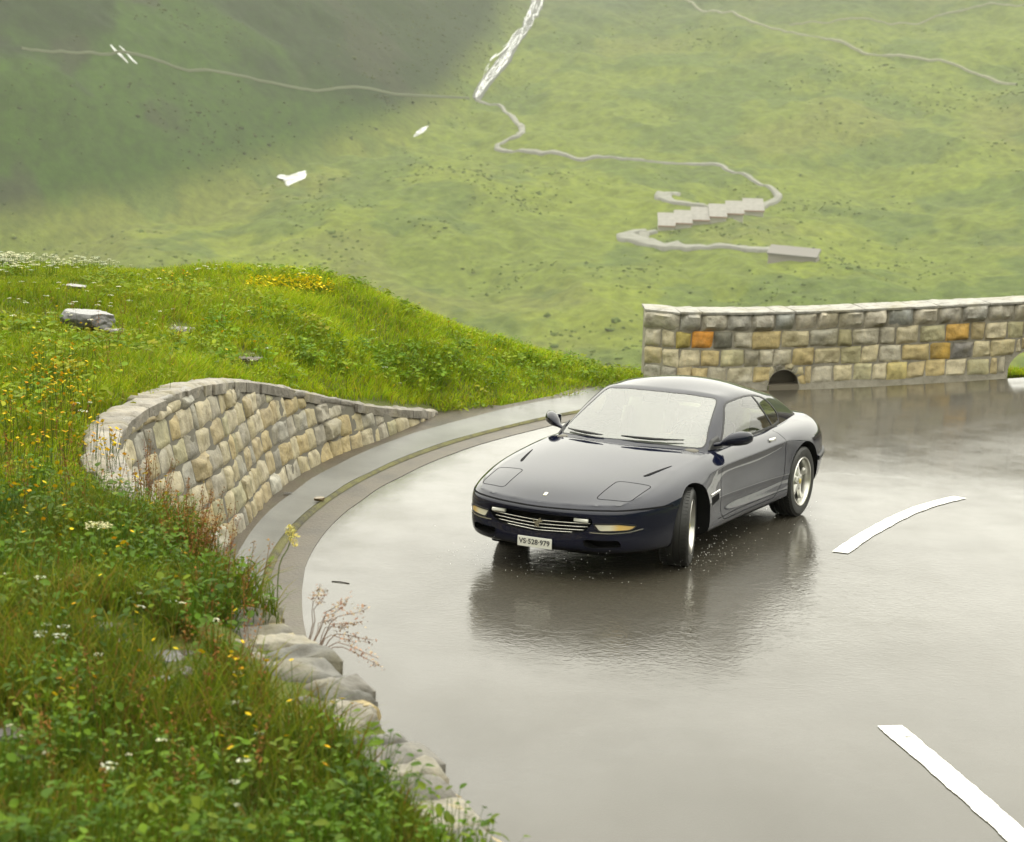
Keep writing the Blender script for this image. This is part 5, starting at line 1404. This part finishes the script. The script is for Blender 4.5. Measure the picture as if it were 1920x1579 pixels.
def pix_of(P):
    d = P - CAMP; z = d @ CF
    return 960 + FPX * (d @ CR) / z, 789.5 - FPX * (d @ CU) / z, z
bm_v = np.concatenate([XY, BZ[..., None]], -1)
_q = grid_quads(len(BP), len(tv)); _fv = bm_v.reshape(-1, 3)[_q]
_ar = .5 * np.linalg.norm(np.cross(_fv[:, 2] - _fv[:, 0], _fv[:, 3] - _fv[:, 1]), axis=1)
_fc = _fv.mean(1); _u, _v, _z = pix_of(_fc)
BARE = [(215, 1195, 60), (330, 1245, 70), (345, 1275, 50), (5, 1400, 60), (205, 628, 30), (470, 677, 26), (340, 1150, 30), (140, 543, 22), (165, 608, 46), (335, 618, 22), (60, 1190, 30)]
def scatter(n_per_m2, dmin, dmax, margin=520, rg=RNG, thin=True):
    ok = (_z > dmin) & (_z < dmax) & (_u > -margin) & (_u < 1920 + margin) & (_v > 300) & (_v < 1579 + margin * 1.6)
    idx = np.nonzero(ok)[0]; n = int(_ar[idx].sum() * n_per_m2)
    f = rg.choice(idx, n, p=_ar[idx] / _ar[idx].sum()); a, b = rg.random(n)[:, None], rg.random(n)[:, None]
    Q = _fv[f]; P = Q[:, 0] * (1 - a) * (1 - b) + Q[:, 1] * a * (1 - b) + Q[:, 2] * a * b + Q[:, 3] * (1 - a) * b
    if thin:
        u, v, z = pix_of(P); keep = np.ones(n, bool)
        for (bu, bv, br) in BARE: keep &= ((u - bu) ** 2 + ((v - bv) * 1.7) ** 2 > br * br) | (rg.random(n) < .10)
        keep &= ~((on_road_side(P) < 1.56 + .25 * vnoise(P[:, 0] * 3, P[:, 1] * 3, 5)) & (P[:, 1] < 10.4))
        near = np.nonzero((P[:, 1] < 25.5) & ((P[:, 1] > 12.8) | (P[:, 1] < 10.5)))[0]; W_ = WT[::5, :2]
        for i in range(0, len(near), 20000):
            k = near[i:i + 20000]; keep[k] &= np.sqrt(((P[k][:, None, :2] - W_[None]) ** 2).sum(-1)).min(1) > np.where(P[k][:, 1] > 17, .19, .25)
        P = P[keep]
    return P
def on_road_side(P):
    """distance outside the road edge"""
    return np.hypot(P[:, 0] - RC[0], P[:, 1] - RC[1]) - 14.06

def blades(P, L_, w_, bend, col, rg=RNG, lean=None):
    n = len(P); phi = rg.uniform(0, 2 * np.pi, n); f = rg.uniform(0, 2 * np.pi, n)
    ld = np.c_[np.cos(phi), np.sin(phi), np.zeros(n)]
    if lean is not None: ld = ld + lean; ld /= np.linalg.norm(ld, axis=1)[:, None]
    wd = np.c_[np.cos(f), np.sin(f), np.zeros(n)]
    V = np.empty((n, 7, 3), np.float32); k = 0
    for t, ww in ((-.12, .8), (.38, 1.), (.74, .7), (1., 0.)):
        c = P + np.array([0, 0, 1]) * (L_ * (t - .42 * bend * max(t, 0) ** 2))[:, None] + ld * (L_ * bend * max(t, 0) ** 2)[:, None]
        if ww == 0: V[:, k] = c; k += 1
        else:
            V[:, k] = c - wd * (w_ * ww / 2)[:, None]; V[:, k + 1] = c + wd * (w_ * ww / 2)[:, None]; k += 2
    o = (np.arange(n) * 7)[:, None]
    q = np.concatenate([o + np.array([[0, 1, 3, 2]]), o + np.array([[2, 3, 5, 4]])]); t = o + np.array([[4, 5, 6]])
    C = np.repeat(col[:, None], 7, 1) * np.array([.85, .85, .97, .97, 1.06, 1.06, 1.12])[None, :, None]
    return V.reshape(-1, 3), q, t, C.reshape(-1, 3)
LEAF_T = np.array([[0, 0, 0], [.28, .26, .05], [.28, 0, -.02], [.28, -.26, .05], [.66, .30, .02], [.66, 0, -.05], [.66, -.30, .02], [.9, .14, -.06], [.9, -.14, -.06], [1, 0, -.12]])
LEAF_Q = np.array([[2, 1, 4, 5], [3, 2, 5, 6], [5, 4, 7, 9], [6, 5, 9, 8]]); LEAF_TR = np.array([[0, 1, 2], [0, 2, 3]])
def leaves(P, size, az, pitch, col, wid=1.0, rg=RNG):
    n = len(P); T = np.broadcast_to(LEAF_T, (n, 10, 3)).copy()
    T[..., 1] *= (wid * rg.uniform(.75, 1.25, n))[:, None] if np.ndim(wid) == 0 else wid[:, None]
    T *= size[:, None, None]
    cp_, sp_ = np.cos(pitch)[:, None], np.sin(pitch)[:, None]; x = T[..., 0] * cp_ - T[..., 2] * sp_; z = T[..., 0] * sp_ + T[..., 2] * cp_
    rl = rg.uniform(-.5, .5, n)[:, None]; y = T[..., 1] * np.cos(rl); z = z + T[..., 1] * np.sin(rl)
    ca_, sa_ = np.cos(az)[:, None], np.sin(az)[:, None]
    V = np.stack([x * ca_ - y * sa_, x * sa_ + y * ca_, z], -1) + P[:, None]
    o = (np.arange(n) * 10)[:, None, None]
    q = (o + LEAF_Q[None]).reshape(-1, 4); t = (o + LEAF_TR[None]).reshape(-1, 3)
    return V.reshape(-1, 3), q, t, np.repeat(col, 10, 0)
class Soup:
    def __init__(self): self.V = []; self.Q = []; self.T = []; self.C = []; self.n = 0
    def add(self, V, q, t, C):
        self.V.append(V); self.C.append(C)
        if q is not None: self.Q.append(q + self.n)
        if t is not None: self.T.append(t + self.n)
        self.n += len(V)
    def build(self, name, mat, label=None, kind='stuff', parent=None):
        o = np_mesh(name, np.concatenate(self.V), np.concatenate(self.Q) if self.Q else None, np.concatenate(self.T) if self.T else None, mat=mat, parent=parent, col=np.concatenate(self.C))
        return tag(o, label, kind=kind) if kind else o
def palette(n, cols, w, var=.22, rg=RNG):
    c = np.array(cols)[rg.choice(len(cols), n, p=np.array(w) / sum(w))]
    return c * (1 + rg.uniform(-var, var, (n, 1))) * (1 + rg.uniform(-.06, .06, (n, 3)))

GC = [(.25, .37, .008), (.32, .40, .010), (.18, .30, .008), (.36, .37, .03), (.25, .21, .04)]
def zone(P):
    """how lush / how dark the growth is: the bank by the camera is damp and deep green, the knoll is yellow green"""
    _, _, z = pix_of(P); return sstep(15.5, 12.5, z)
# grass of the knoll and of the near bank
G_ = Soup()
P = scatter(1500, 12.5, 36); n = len(P)
patch = fbm(P[:, 0] * .8, P[:, 1] * .8, 201, 3); L_ = RNG.uniform(.07, .17, n) * (1 + .9 * np.clip(patch, -.5, .7)); u, v, z = pix_of(P)
col = palette(n, GC, [4, 4, 1.6, 2.2, .6]); left = sstep(700, 60, u)  # left: vignette put into the blade colours, darker towards the view's left edge
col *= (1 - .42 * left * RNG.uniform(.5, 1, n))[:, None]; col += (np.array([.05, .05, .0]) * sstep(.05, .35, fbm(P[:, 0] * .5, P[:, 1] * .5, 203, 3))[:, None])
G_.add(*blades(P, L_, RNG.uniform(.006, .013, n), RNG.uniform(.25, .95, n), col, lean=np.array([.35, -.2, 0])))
P = scatter(2300, 3.5, 13); n = len(P); z1 = sstep(-.2, .3, fbm(P[:, 0] * .9, P[:, 1] * .9, 205, 3))
col = palette(n, [(.095, .14, .008), (.14, .175, .010), (.07, .10, .008), (.19, .18, .018), (.17, .10, .02)], [4, 4, 2, 2, 1.5])
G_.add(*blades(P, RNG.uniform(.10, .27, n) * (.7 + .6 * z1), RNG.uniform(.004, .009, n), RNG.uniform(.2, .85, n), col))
G_.build('grass', M_GRASS, 'meadow grass on the bank and knoll')

# plants at surveyed spots
def spots(regions, rg):
    out = []
    for (u0, v0, u1, v1, n) in regions:
        k = 0; tries = 0
        while k < n and tries < n * 12:
            tries += 1; h = on_bank(rg.uniform(u0, u1), rg.uniform(v0, v1))
            if h.y < 29.5 and not (h.y < 10.3 and math.hypot(h.x - RC[0], h.y - RC[1]) < 15.45): out.append(h); k += 1
    return np.array(out)
# broad leaved herbs in rosettes
H_ = Soup()
def rosettes(P, k0, k1, r0, r1, s0, s1, cols, wts, hmul=1., wid=1.):
    for_n = RNG.integers(k0, k1, len(P)); idx = np.repeat(np.arange(len(P)), for_n); n = len(idx)
    rr = RNG.uniform(r0, r1, len(P))[idx] * np.sqrt(RNG.random(n)); az = RNG.uniform(0, 2 * np.pi, n)
    hh = (.04 + RNG.random(n) ** .7 * .26) * hmul * (1 - .4 * rr / r1)
    Q = P[idx] + np.c_[np.cos(az) * rr, np.sin(az) * rr, hh]
    base = palette(len(P), cols, wts, .15)[idx] * (1 + RNG.uniform(-.2, .2, (n, 1))) * (.62 + .55 * (hh / (.3 * hmul)))[:, None].clip(.5, 1.2) ** 0
    sz = RNG.uniform(s0, s1, len(P))[idx] * RNG.uniform(.6, 1.2, n)
    V, q, t, C = leaves(Q, sz, az + RNG.uniform(-.9, .9, n), RNG.uniform(-.55, .65, n), base, wid)
    H_.add(V, q, t, C)
    S = np.c_[P[idx][:, :2] + np.c_[np.cos(az), np.sin(az)] * (rr * .25)[:, None], P[idx][:, 2]]
    d = Q - S; wv = np.c_[-np.sin(az), np.cos(az), np.zeros(n)] * .0022
    Vs = np.stack([S - wv, S + wv, Q + wv * .6, Q - wv * .6], 1).reshape(-1, 3); H_.add(Vs, (np.arange(n) * 4)[:, None] + np.arange(4)[None], None, np.repeat(base * .9, 4, 0))
LC = [(.075, .145, .008), (.10, .175, .009), (.05, .10, .009), (.14, .19, .010), (.09, .14, .02)]
P = scatter(20, 3.5, 13.5); P = P[fbm(P[:, 0] * 1.1, P[:, 1] * 1.1, 211, 3) > -.28]
rosettes(P, 18, 40, .10, .24, .022, .056, LC, [4, 4, 3, 2, 1])
P = scatter(34, 3.5, 13.5); rosettes(P, 8, 18, .05, .14, .018, .040, LC, [3, 4, 3, 3, 2], .9, .7)
P = scatter(14, 13.5, 33); P = P[fbm(P[:, 0] * .7, P[:, 1] * .7, 213, 3) > .0]
rosettes(P, 10, 22, .08, .22, .04, .085, [(.16, .24, .010), (.20, .26, .012), (.11, .18, .010), (.25, .26, .015)], [4, 4, 3, 1], .62)
Pq = spots([(560, 660, 860, 790, 150), (860, 640, 1150, 740, 70), (380, 600, 700, 700, 50)], np.random.default_rng(5)); Pq = Pq[np.hypot(Pq[:, 0] - RC[0], Pq[:, 1] - RC[1]) > 15.5]; rosettes(Pq, 12, 26, .08, .20, .035, .075, [(.15, .25, .010), (.20, .28, .012), (.10, .19, .010)], [4, 4, 3], .75)
P = scatter(22, 13.5, 33); rosettes(P, 6, 14, .05, .13, .025, .05, [(.16, .22, .010), (.22, .25, .012), (.11, .17, .010)], [3, 4, 3], .5, .6)
H_.build('ground_herbs', M_LEAF, 'broad leaved herbs growing through the meadow grass')

rg = np.random.default_rng(77)
# rusty sorrel
S_ = Soup()
P = np.vstack([spots([(330, 900, 520, 1090, 62), (260, 830, 420, 980, 32), (330, 1080, 520, 1290, 22), (30, 1250, 520, 1579, 26), (0, 800, 250, 1000, 30), (60, 560, 420, 720, 20)], rg)])
n = len(P); H = rg.uniform(.26, .52, n); az = rg.uniform(0, 6.28, n); ln_ = rg.uniform(.02, .14, n)
P = P - np.array([0, 0, .06])
tip = P + np.c_[np.cos(az) * ln_, np.sin(az) * ln_, H]; sc = palette(n, [(.16, .075, .025), (.20, .10, .03), (.12, .09, .025), (.22, .07, .035)], [3, 3, 2, 2])
for a_ in (0, math.pi / 2):
    wv = np.array([math.cos(a_), math.sin(a_), 0]) * .0022
    S_.add(np.stack([P - wv, P + wv, tip + wv * .5, tip - wv * .5], 1).reshape(-1, 3), (np.arange(n) * 4)[:, None] + np.arange(4)[None], None, np.repeat(sc, 4, 0))
k = 34; idx = np.repeat(np.arange(n), k); m_ = len(idx); t = rg.uniform(.42, 1.02, m_); sp_r = (.012 + .028 * (1.05 - t)) * rg.uniform(.3, 1.2, m_); aa = rg.uniform(0, 6.28, m_)
Q = P[idx] + (tip - P)[idx] * t[:, None] + np.c_[np.cos(aa) * sp_r, np.sin(aa) * sp_r, rg.uniform(-.01, .01, m_)]
V, q, tt_, C = leaves(Q, rg.uniform(.008, .017, m_), rg.uniform(0, 6.28, m_), rg.uniform(-.8, 1.2, m_), palette(m_, [(.20, .085, .025), (.26, .12, .03), (.15, .06, .02), (.17, .12, .03)], [3, 3, 2, 1.5]), rg=rg)
S_.add(V, q, tt_, C); S_.build('sorrel_stalks', M_STALK, 'rusty sorrel stalks standing in the grass')

def flower_soup(P, H, rad, cols, umbel=False, stemc=(.06, .10, .02)):
    S = Soup(); n = len(P); az = rg.uniform(0, 6.28, n); ln_ = rg.uniform(.0, .07, n)
    tip = P + np.c_[np.cos(az) * ln_, np.sin(az) * ln_, H]; b0 = P - np.array([0, 0, .03])
    for a_ in (0, math.pi / 2):
        wv = np.array([math.cos(a_), math.sin(a_), 0]) * .002
        S.add(np.stack([b0 - wv, b0 + wv, tip + wv * .6, tip - wv * .6], 1).reshape(-1, 3), (np.arange(n) * 4)[:, None] + np.arange(4)[None], None, np.tile(np.array([stemc]), (n * 4, 1)))
    if umbel:
        k = 22; idx = np.repeat(np.arange(n), k); m_ = len(idx); rr = np.sqrt(rg.random(m_)); aa = rg.uniform(0, 6.28, m_); R_ = rad[idx]
        Q = tip[idx] + np.c_[np.cos(aa) * rr * R_, np.sin(aa) * rr * R_, .25 * R_ * (1 - rr ** 2)]; r2 = R_ * rg.uniform(.13, .24, m_); tl = rg.uniform(-.5, .5, (m_, 2))
    else:
        Q = tip; m_ = n; r2 = rad; tl = rg.uniform(-.7, .7, (n, 2)); tl[:, 1] -= .35; idx = np.arange(n)
    g = 8; th = np.arange(g) * 2 * np.pi / g; rw_ = np.where(np.arange(g) % 2, .72, 1.)
    ring = np.stack([np.cos(th) * rw_, np.sin(th) * rw_], -1)[None] * r2[:, None, None]
    zz = ring[..., 0] * tl[:, :1] + ring[..., 1] * tl[:, 1:]
    V = np.concatenate([np.concatenate([ring, zz[..., None]], -1) + Q[:, None], (Q - np.array([0, 0, 1]) * (r2 * .25)[:, None])[:, None]], 1)
    o = (np.arange(m_) * 9)[:, None, None]; t = (o + np.stack([np.arange(g), (np.arange(g) + 1) % g, np.full(g, 8)], -1)[None]).reshape(-1, 3)
    S.add(V.reshape(-1, 3), None, t, np.repeat(palette(m_, cols, [1] * len(cols), .12, rg), 9, 0)); return S
P = spots([(0, 700, 190, 900, 190), (60, 680, 170, 800, 110), (0, 860, 260, 980, 40), (200, 860, 270, 910, 26), (370, 970, 480, 1010, 20), (240, 930, 340, 1010, 22), (0, 1200, 700, 1579, 34), (170, 1080, 260, 1140, 10), (420, 1310, 500, 1350, 10), (620, 1420, 650, 1440, 4), (0, 600, 500, 760, 40), (300, 540, 360, 562, 22), (640, 560, 1000, 760, 22), (0, 1000, 400, 1250, 24), (0, 960, 130, 1060, 40)], rg)
_, _, z = pix_of(P); n = len(P)
flower_soup(P, rg.uniform(.14, .30, n), rg.uniform(.009, .018, n), [(.62, .40, .01), (.68, .50, .015), (.60, .30, .01)]).build('yellow_flowers', M_PETAL, 'yellow meadow flowers dotted over the bank')
P = spots([(465, 536, 600, 556, 260), (540, 545, 625, 562, 120)], rg); n = len(P)
flower_soup(P, rg.uniform(.08, .16, n), rg.uniform(.014, .024, n), [(.66, .52, .012), (.72, .58, .02)]).build('yellow_flower_carpet', M_PETAL, 'yellow flower carpet near the top of the knoll')
P = spots([(0, 496, 120, 512, 150), (100, 498, 260, 514, 70), (0, 490, 110, 530, 90), (110, 492, 250, 520, 70), (330, 505, 560, 520, 16), (560, 512, 700, 535, 6), (840, 590, 960, 618, 26), (960, 620, 1060, 650, 12), (0, 530, 400, 640, 46), (440, 600, 900, 760, 18), (0, 1100, 500, 1579, 22), (90, 1230, 130, 1290, 8), (100, 800, 170, 815, 4)], rg); n = len(P)
flower_soup(P, rg.uniform(.07, .15, n) * np.where(pix_of(P)[2] > 20, np.where(pix_of(P)[0] < 280, 1.7, .9), 1.4), rg.uniform(.016, .036, n), [(.66, .66, .52), (.58, .60, .42), (.70, .70, .62)], True).build('white_umbel_flowers', M_PETAL, 'white umbel flowers along the crest of the knoll')

# single plants that stand out
def pt(u, v, D): return Vector(at_D(u, v, D))
base = pt(590, 1225, 10.35); base.z = 1.12
root = empty('dry_dock_plant', base); tag(root, 'withered reddish dock plant leaning from the wall top over the road', 'plant')
rg2 = random.Random(4); St = MB(); tips = []
for (u, v) in [(610, 1105), (655, 1120), (655, 1175), (690, 1140), (710, 1235), (700, 1200), (640, 1140), (668, 1205), (625, 1160), (715, 1250), (600, 1095), (680, 1165)]:
    e = pt(u, v, 10.2 + rg2.uniform(-.25, .25)) - base; mid = e * .5 + Vector((-.03, 0, .06)); p = [Vector((rg2.uniform(-.08, .03), rg2.uniform(-.08, .08), -.08)), mid * .6, mid, e * .8 + Vector((0, 0, .02)), e]
    St.tube([tuple(q) for q in spline([tuple(q) for q in p], 9)], [.003, .003, .003, .0026, .0024, .002, .002, .0016, .0014], 5); tips.append((mid, e))
St.build('stem', simple('dry_stem', (.22, .14, .10), .8), root)
rr_ = np.random.default_rng(8)
for mid, e in tips:
    Sd = Soup()
    k = 34; t = rr_.uniform(.3, 1.02, k); Q = np.array(mid)[None] * (1 - t)[:, None] + np.array(e)[None] * t[:, None] + rr_.normal(0, .010, (k, 3))
    V, q, tt_, C = leaves(Q, rr_.uniform(.010, .022, k), rr_.uniform(0, 6.28, k), rr_.uniform(-1, 1, k), palette(k, [(.34, .22, .16), (.46, .36, .25), (.24, .13, .09)], [3, 2, 2], rg=rr_), rg=rr_); Sd.add(V, q, tt_, C)
    Sd.build('seed_head', M_STALK, kind=None, parent=root)
base = pt(520, 1095, 10.9); base.z -= .05
root = empty('pale_yellow_flower', base); tag(root, 'tall plant with a pale yellow plume standing against the gutter', 'flower')
e = pt(547, 1003, 10.9) - base; St = MB(); St.tube([tuple(q) for q in spline([(0, 0, -.1), tuple(e * .4 + Vector((-.02, 0, .02))), tuple(e * .8), tuple(e * 1.06)], 10)], .0035, 5); St.build('stem', simple('green_stem', (.10, .13, .03), .7), root)
k = 150; t = rr_.uniform(-.055, .055, k); Q = np.array(e)[None] + np.c_[rr_.normal(0, .014, k) - t * .25, rr_.normal(0, .014, k), t]
Sd = Soup(); V, q, tt_, C = leaves(Q, rr_.uniform(.010, .020, k), rr_.uniform(0, 6.28, k), rr_.uniform(-1, 1, k), palette(k, [(.58, .52, .16), (.66, .60, .24), (.50, .42, .10)], [2, 2, 1], rg=rr_), rg=rr_); Sd.add(V, q, tt_, C); Sd.build('flower_plume', M_PETAL, kind=None, parent=root)
base = on_bank(185, 1062); root = empty('cream_flower', base); tag(root, 'low plant with a flat cream flower head among dark leaves in the near bank', 'flower')
St = MB(); St.tube([(0, 0, -.03), (.01, 0, .1), (.0, .0, .24)], .003, 5); St.build('stem', simple('green_stem', (.10, .13, .03), .7), root)
k = 120; a = rr_.uniform(0, 6.28, k); r_ = np.sqrt(rr_.random(k)) * .06; Q = np.c_[np.cos(a) * r_ * 1.3, np.sin(a) * r_, .24 + rr_.normal(0, .008, k) - r_ * .3]
Sd = Soup(); V, q, tt_, C = leaves(Q, rr_.uniform(.012, .022, k), rr_.uniform(0, 6.28, k), rr_.uniform(-.4, .6, k), palette(k, [(.62, .60, .38), (.54, .55, .28)], [2, 1], rg=rr_), rg=rr_); Sd.add(V, q, tt_, C); Sd.build('flower_head', M_PETAL, kind=None, parent=root)

# rocks
def put(u, v, size, col, seed, label, rot=0, sink=.3):
    h = on_bank(u, v); return rock('rock', (h.x, h.y, h.z + size[2] * (1 - sink) - .02), size, col, seed, label, rot)
put(166, 618, (.29, .24, .15), (.09, .088, .088), 3, 'pale grey flat topped boulder lying in the grass of the knoll', .4, .1)
put(140, 546, (.17, .14, .07), (.10, .09, .08), 5, 'small dim grey rock above the pale boulder near the crest', .2, .2)
put(214, 632, (.14, .11, .08), (.14, .12, .10), 8, 'small dark rock just right of the pale boulder', 1., .2)
put(338, 622, (.17, .12, .05), (.12, .105, .095), 9, 'thin flat slab of rock in the middle of the knoll', .1, .2)
put(470, 680, (.16, .12, .06), (.075, .05, .03), 12, 'dark brown stone in a hollow of the bright grass', .5, .2)  # dark hollow of the turf, built as a dark lump
for i, (u, v, s, c, lb) in enumerate([(205, 1178, .085, (.26, .25, .24), 'grey stone in the bare patch under the cream flower'), (232, 1205, .07, (.20, .17, .15), 'brown grey stone below the grey one in the bare patch under the cream flower'),
        (318, 1235, .10, (.28, .27, .28), 'larger grey stone in the bare soil of the near bank'), (350, 1262, .085, (.22, .19, .17), 'brown stone at the lower right of the bare soil patch'), (300, 1272, .06, (.34, .33, .33), 'small pale stone at the lower left of the bare soil patch'),
        (342, 1228, .07, (.13, .10, .08), 'dark earthy stone at the top of the bare soil patch'), (8, 1385, .10, (.24, .22, .23), 'grey stone at the picture edge in the near bank'), (30, 1420, .075, (.16, .14, .14), 'dark stone below the grey stone at the picture edge')]):
    put(u, v, (s * .85, s * .7, s * .4), tuple(.5 * q for q in c), 20 + i, lb, i * .7, .3)
p = at_z(600, 937, .05); rock('rock', (p[0], p[1], p[2] + .012), (.075, .045, .025), (.16, .11, .045), 41, 'small brown stone lying in the concrete gutter', .6)
for o in list(scene.objects):
    if o.name.startswith('rock') and o.type == 'MESH': o['group'] = 'loose stones'
p = at_z(536 + 2, 925, .06); rock('dead_leaf', (p[0], p[1], p[2] + .004), (.05, .03, .008), (.02, .016, .012), 43, 'small dark dead leaf on the wet strip below the wall', .3, cat='leaf')

# twig on the asphalt
a = at_z(622, 1090, .003); b_ = at_z(655, 1094, .003)
T = MB(); T.tube([tuple(a), tuple((a + b_) / 2 + np.array([.0, .012, .002])), tuple(b_)], .004, 5)
tag(T.build('twig', simple('dark_twig', (.03, .025, .018), .8)), 'thin dark twig lying on the wet asphalt', 'twig')
# water thrown up by the wheels
ca_, sa_ = math.cos(CARPSI), math.sin(CARPSI); rs = np.random.default_rng(9); n = 230
cx = np.r_[rs.normal(1.15, .28, n // 2), rs.uniform(-1.7, 1.6, n - n // 2)]; cyy = np.r_[rs.normal(.98, .10, n // 2), rs.normal(1.0, .14, n - n // 2)]
fr_ = rs.random(n) < .3; cx = np.where(fr_, rs.normal(2.35, .12, n), cx); cyy = np.where(fr_, rs.uniform(-.9, .9, n), cyy)
zz = np.abs(rs.normal(0, .13, n)) + .01
Pd = np.stack([CARX + ca_ * cx - sa_ * cyy, CARY + sa_ * cx + ca_ * cyy, zz], -1); r_ = rs.uniform(.0014, .0036, n)
SV = (IV[None] * r_[:, None, None] * np.array([1, 1, 1.3]) + Pd[:, None]).reshape(-1, 3)
md, N, L, b = new_mat('spray_water'); b.inputs['Base Color'].default_value = (.75, .75, .72, 1); b.inputs['Roughness'].default_value = .1
o = np_mesh('spray', SV, None, (np.arange(n)[:, None, None] * len(IV) + IT[None]).reshape(-1, 3), mat=md, smooth=True)
tag(o, 'water drops thrown up around the wheels of the car', kind='stuff')
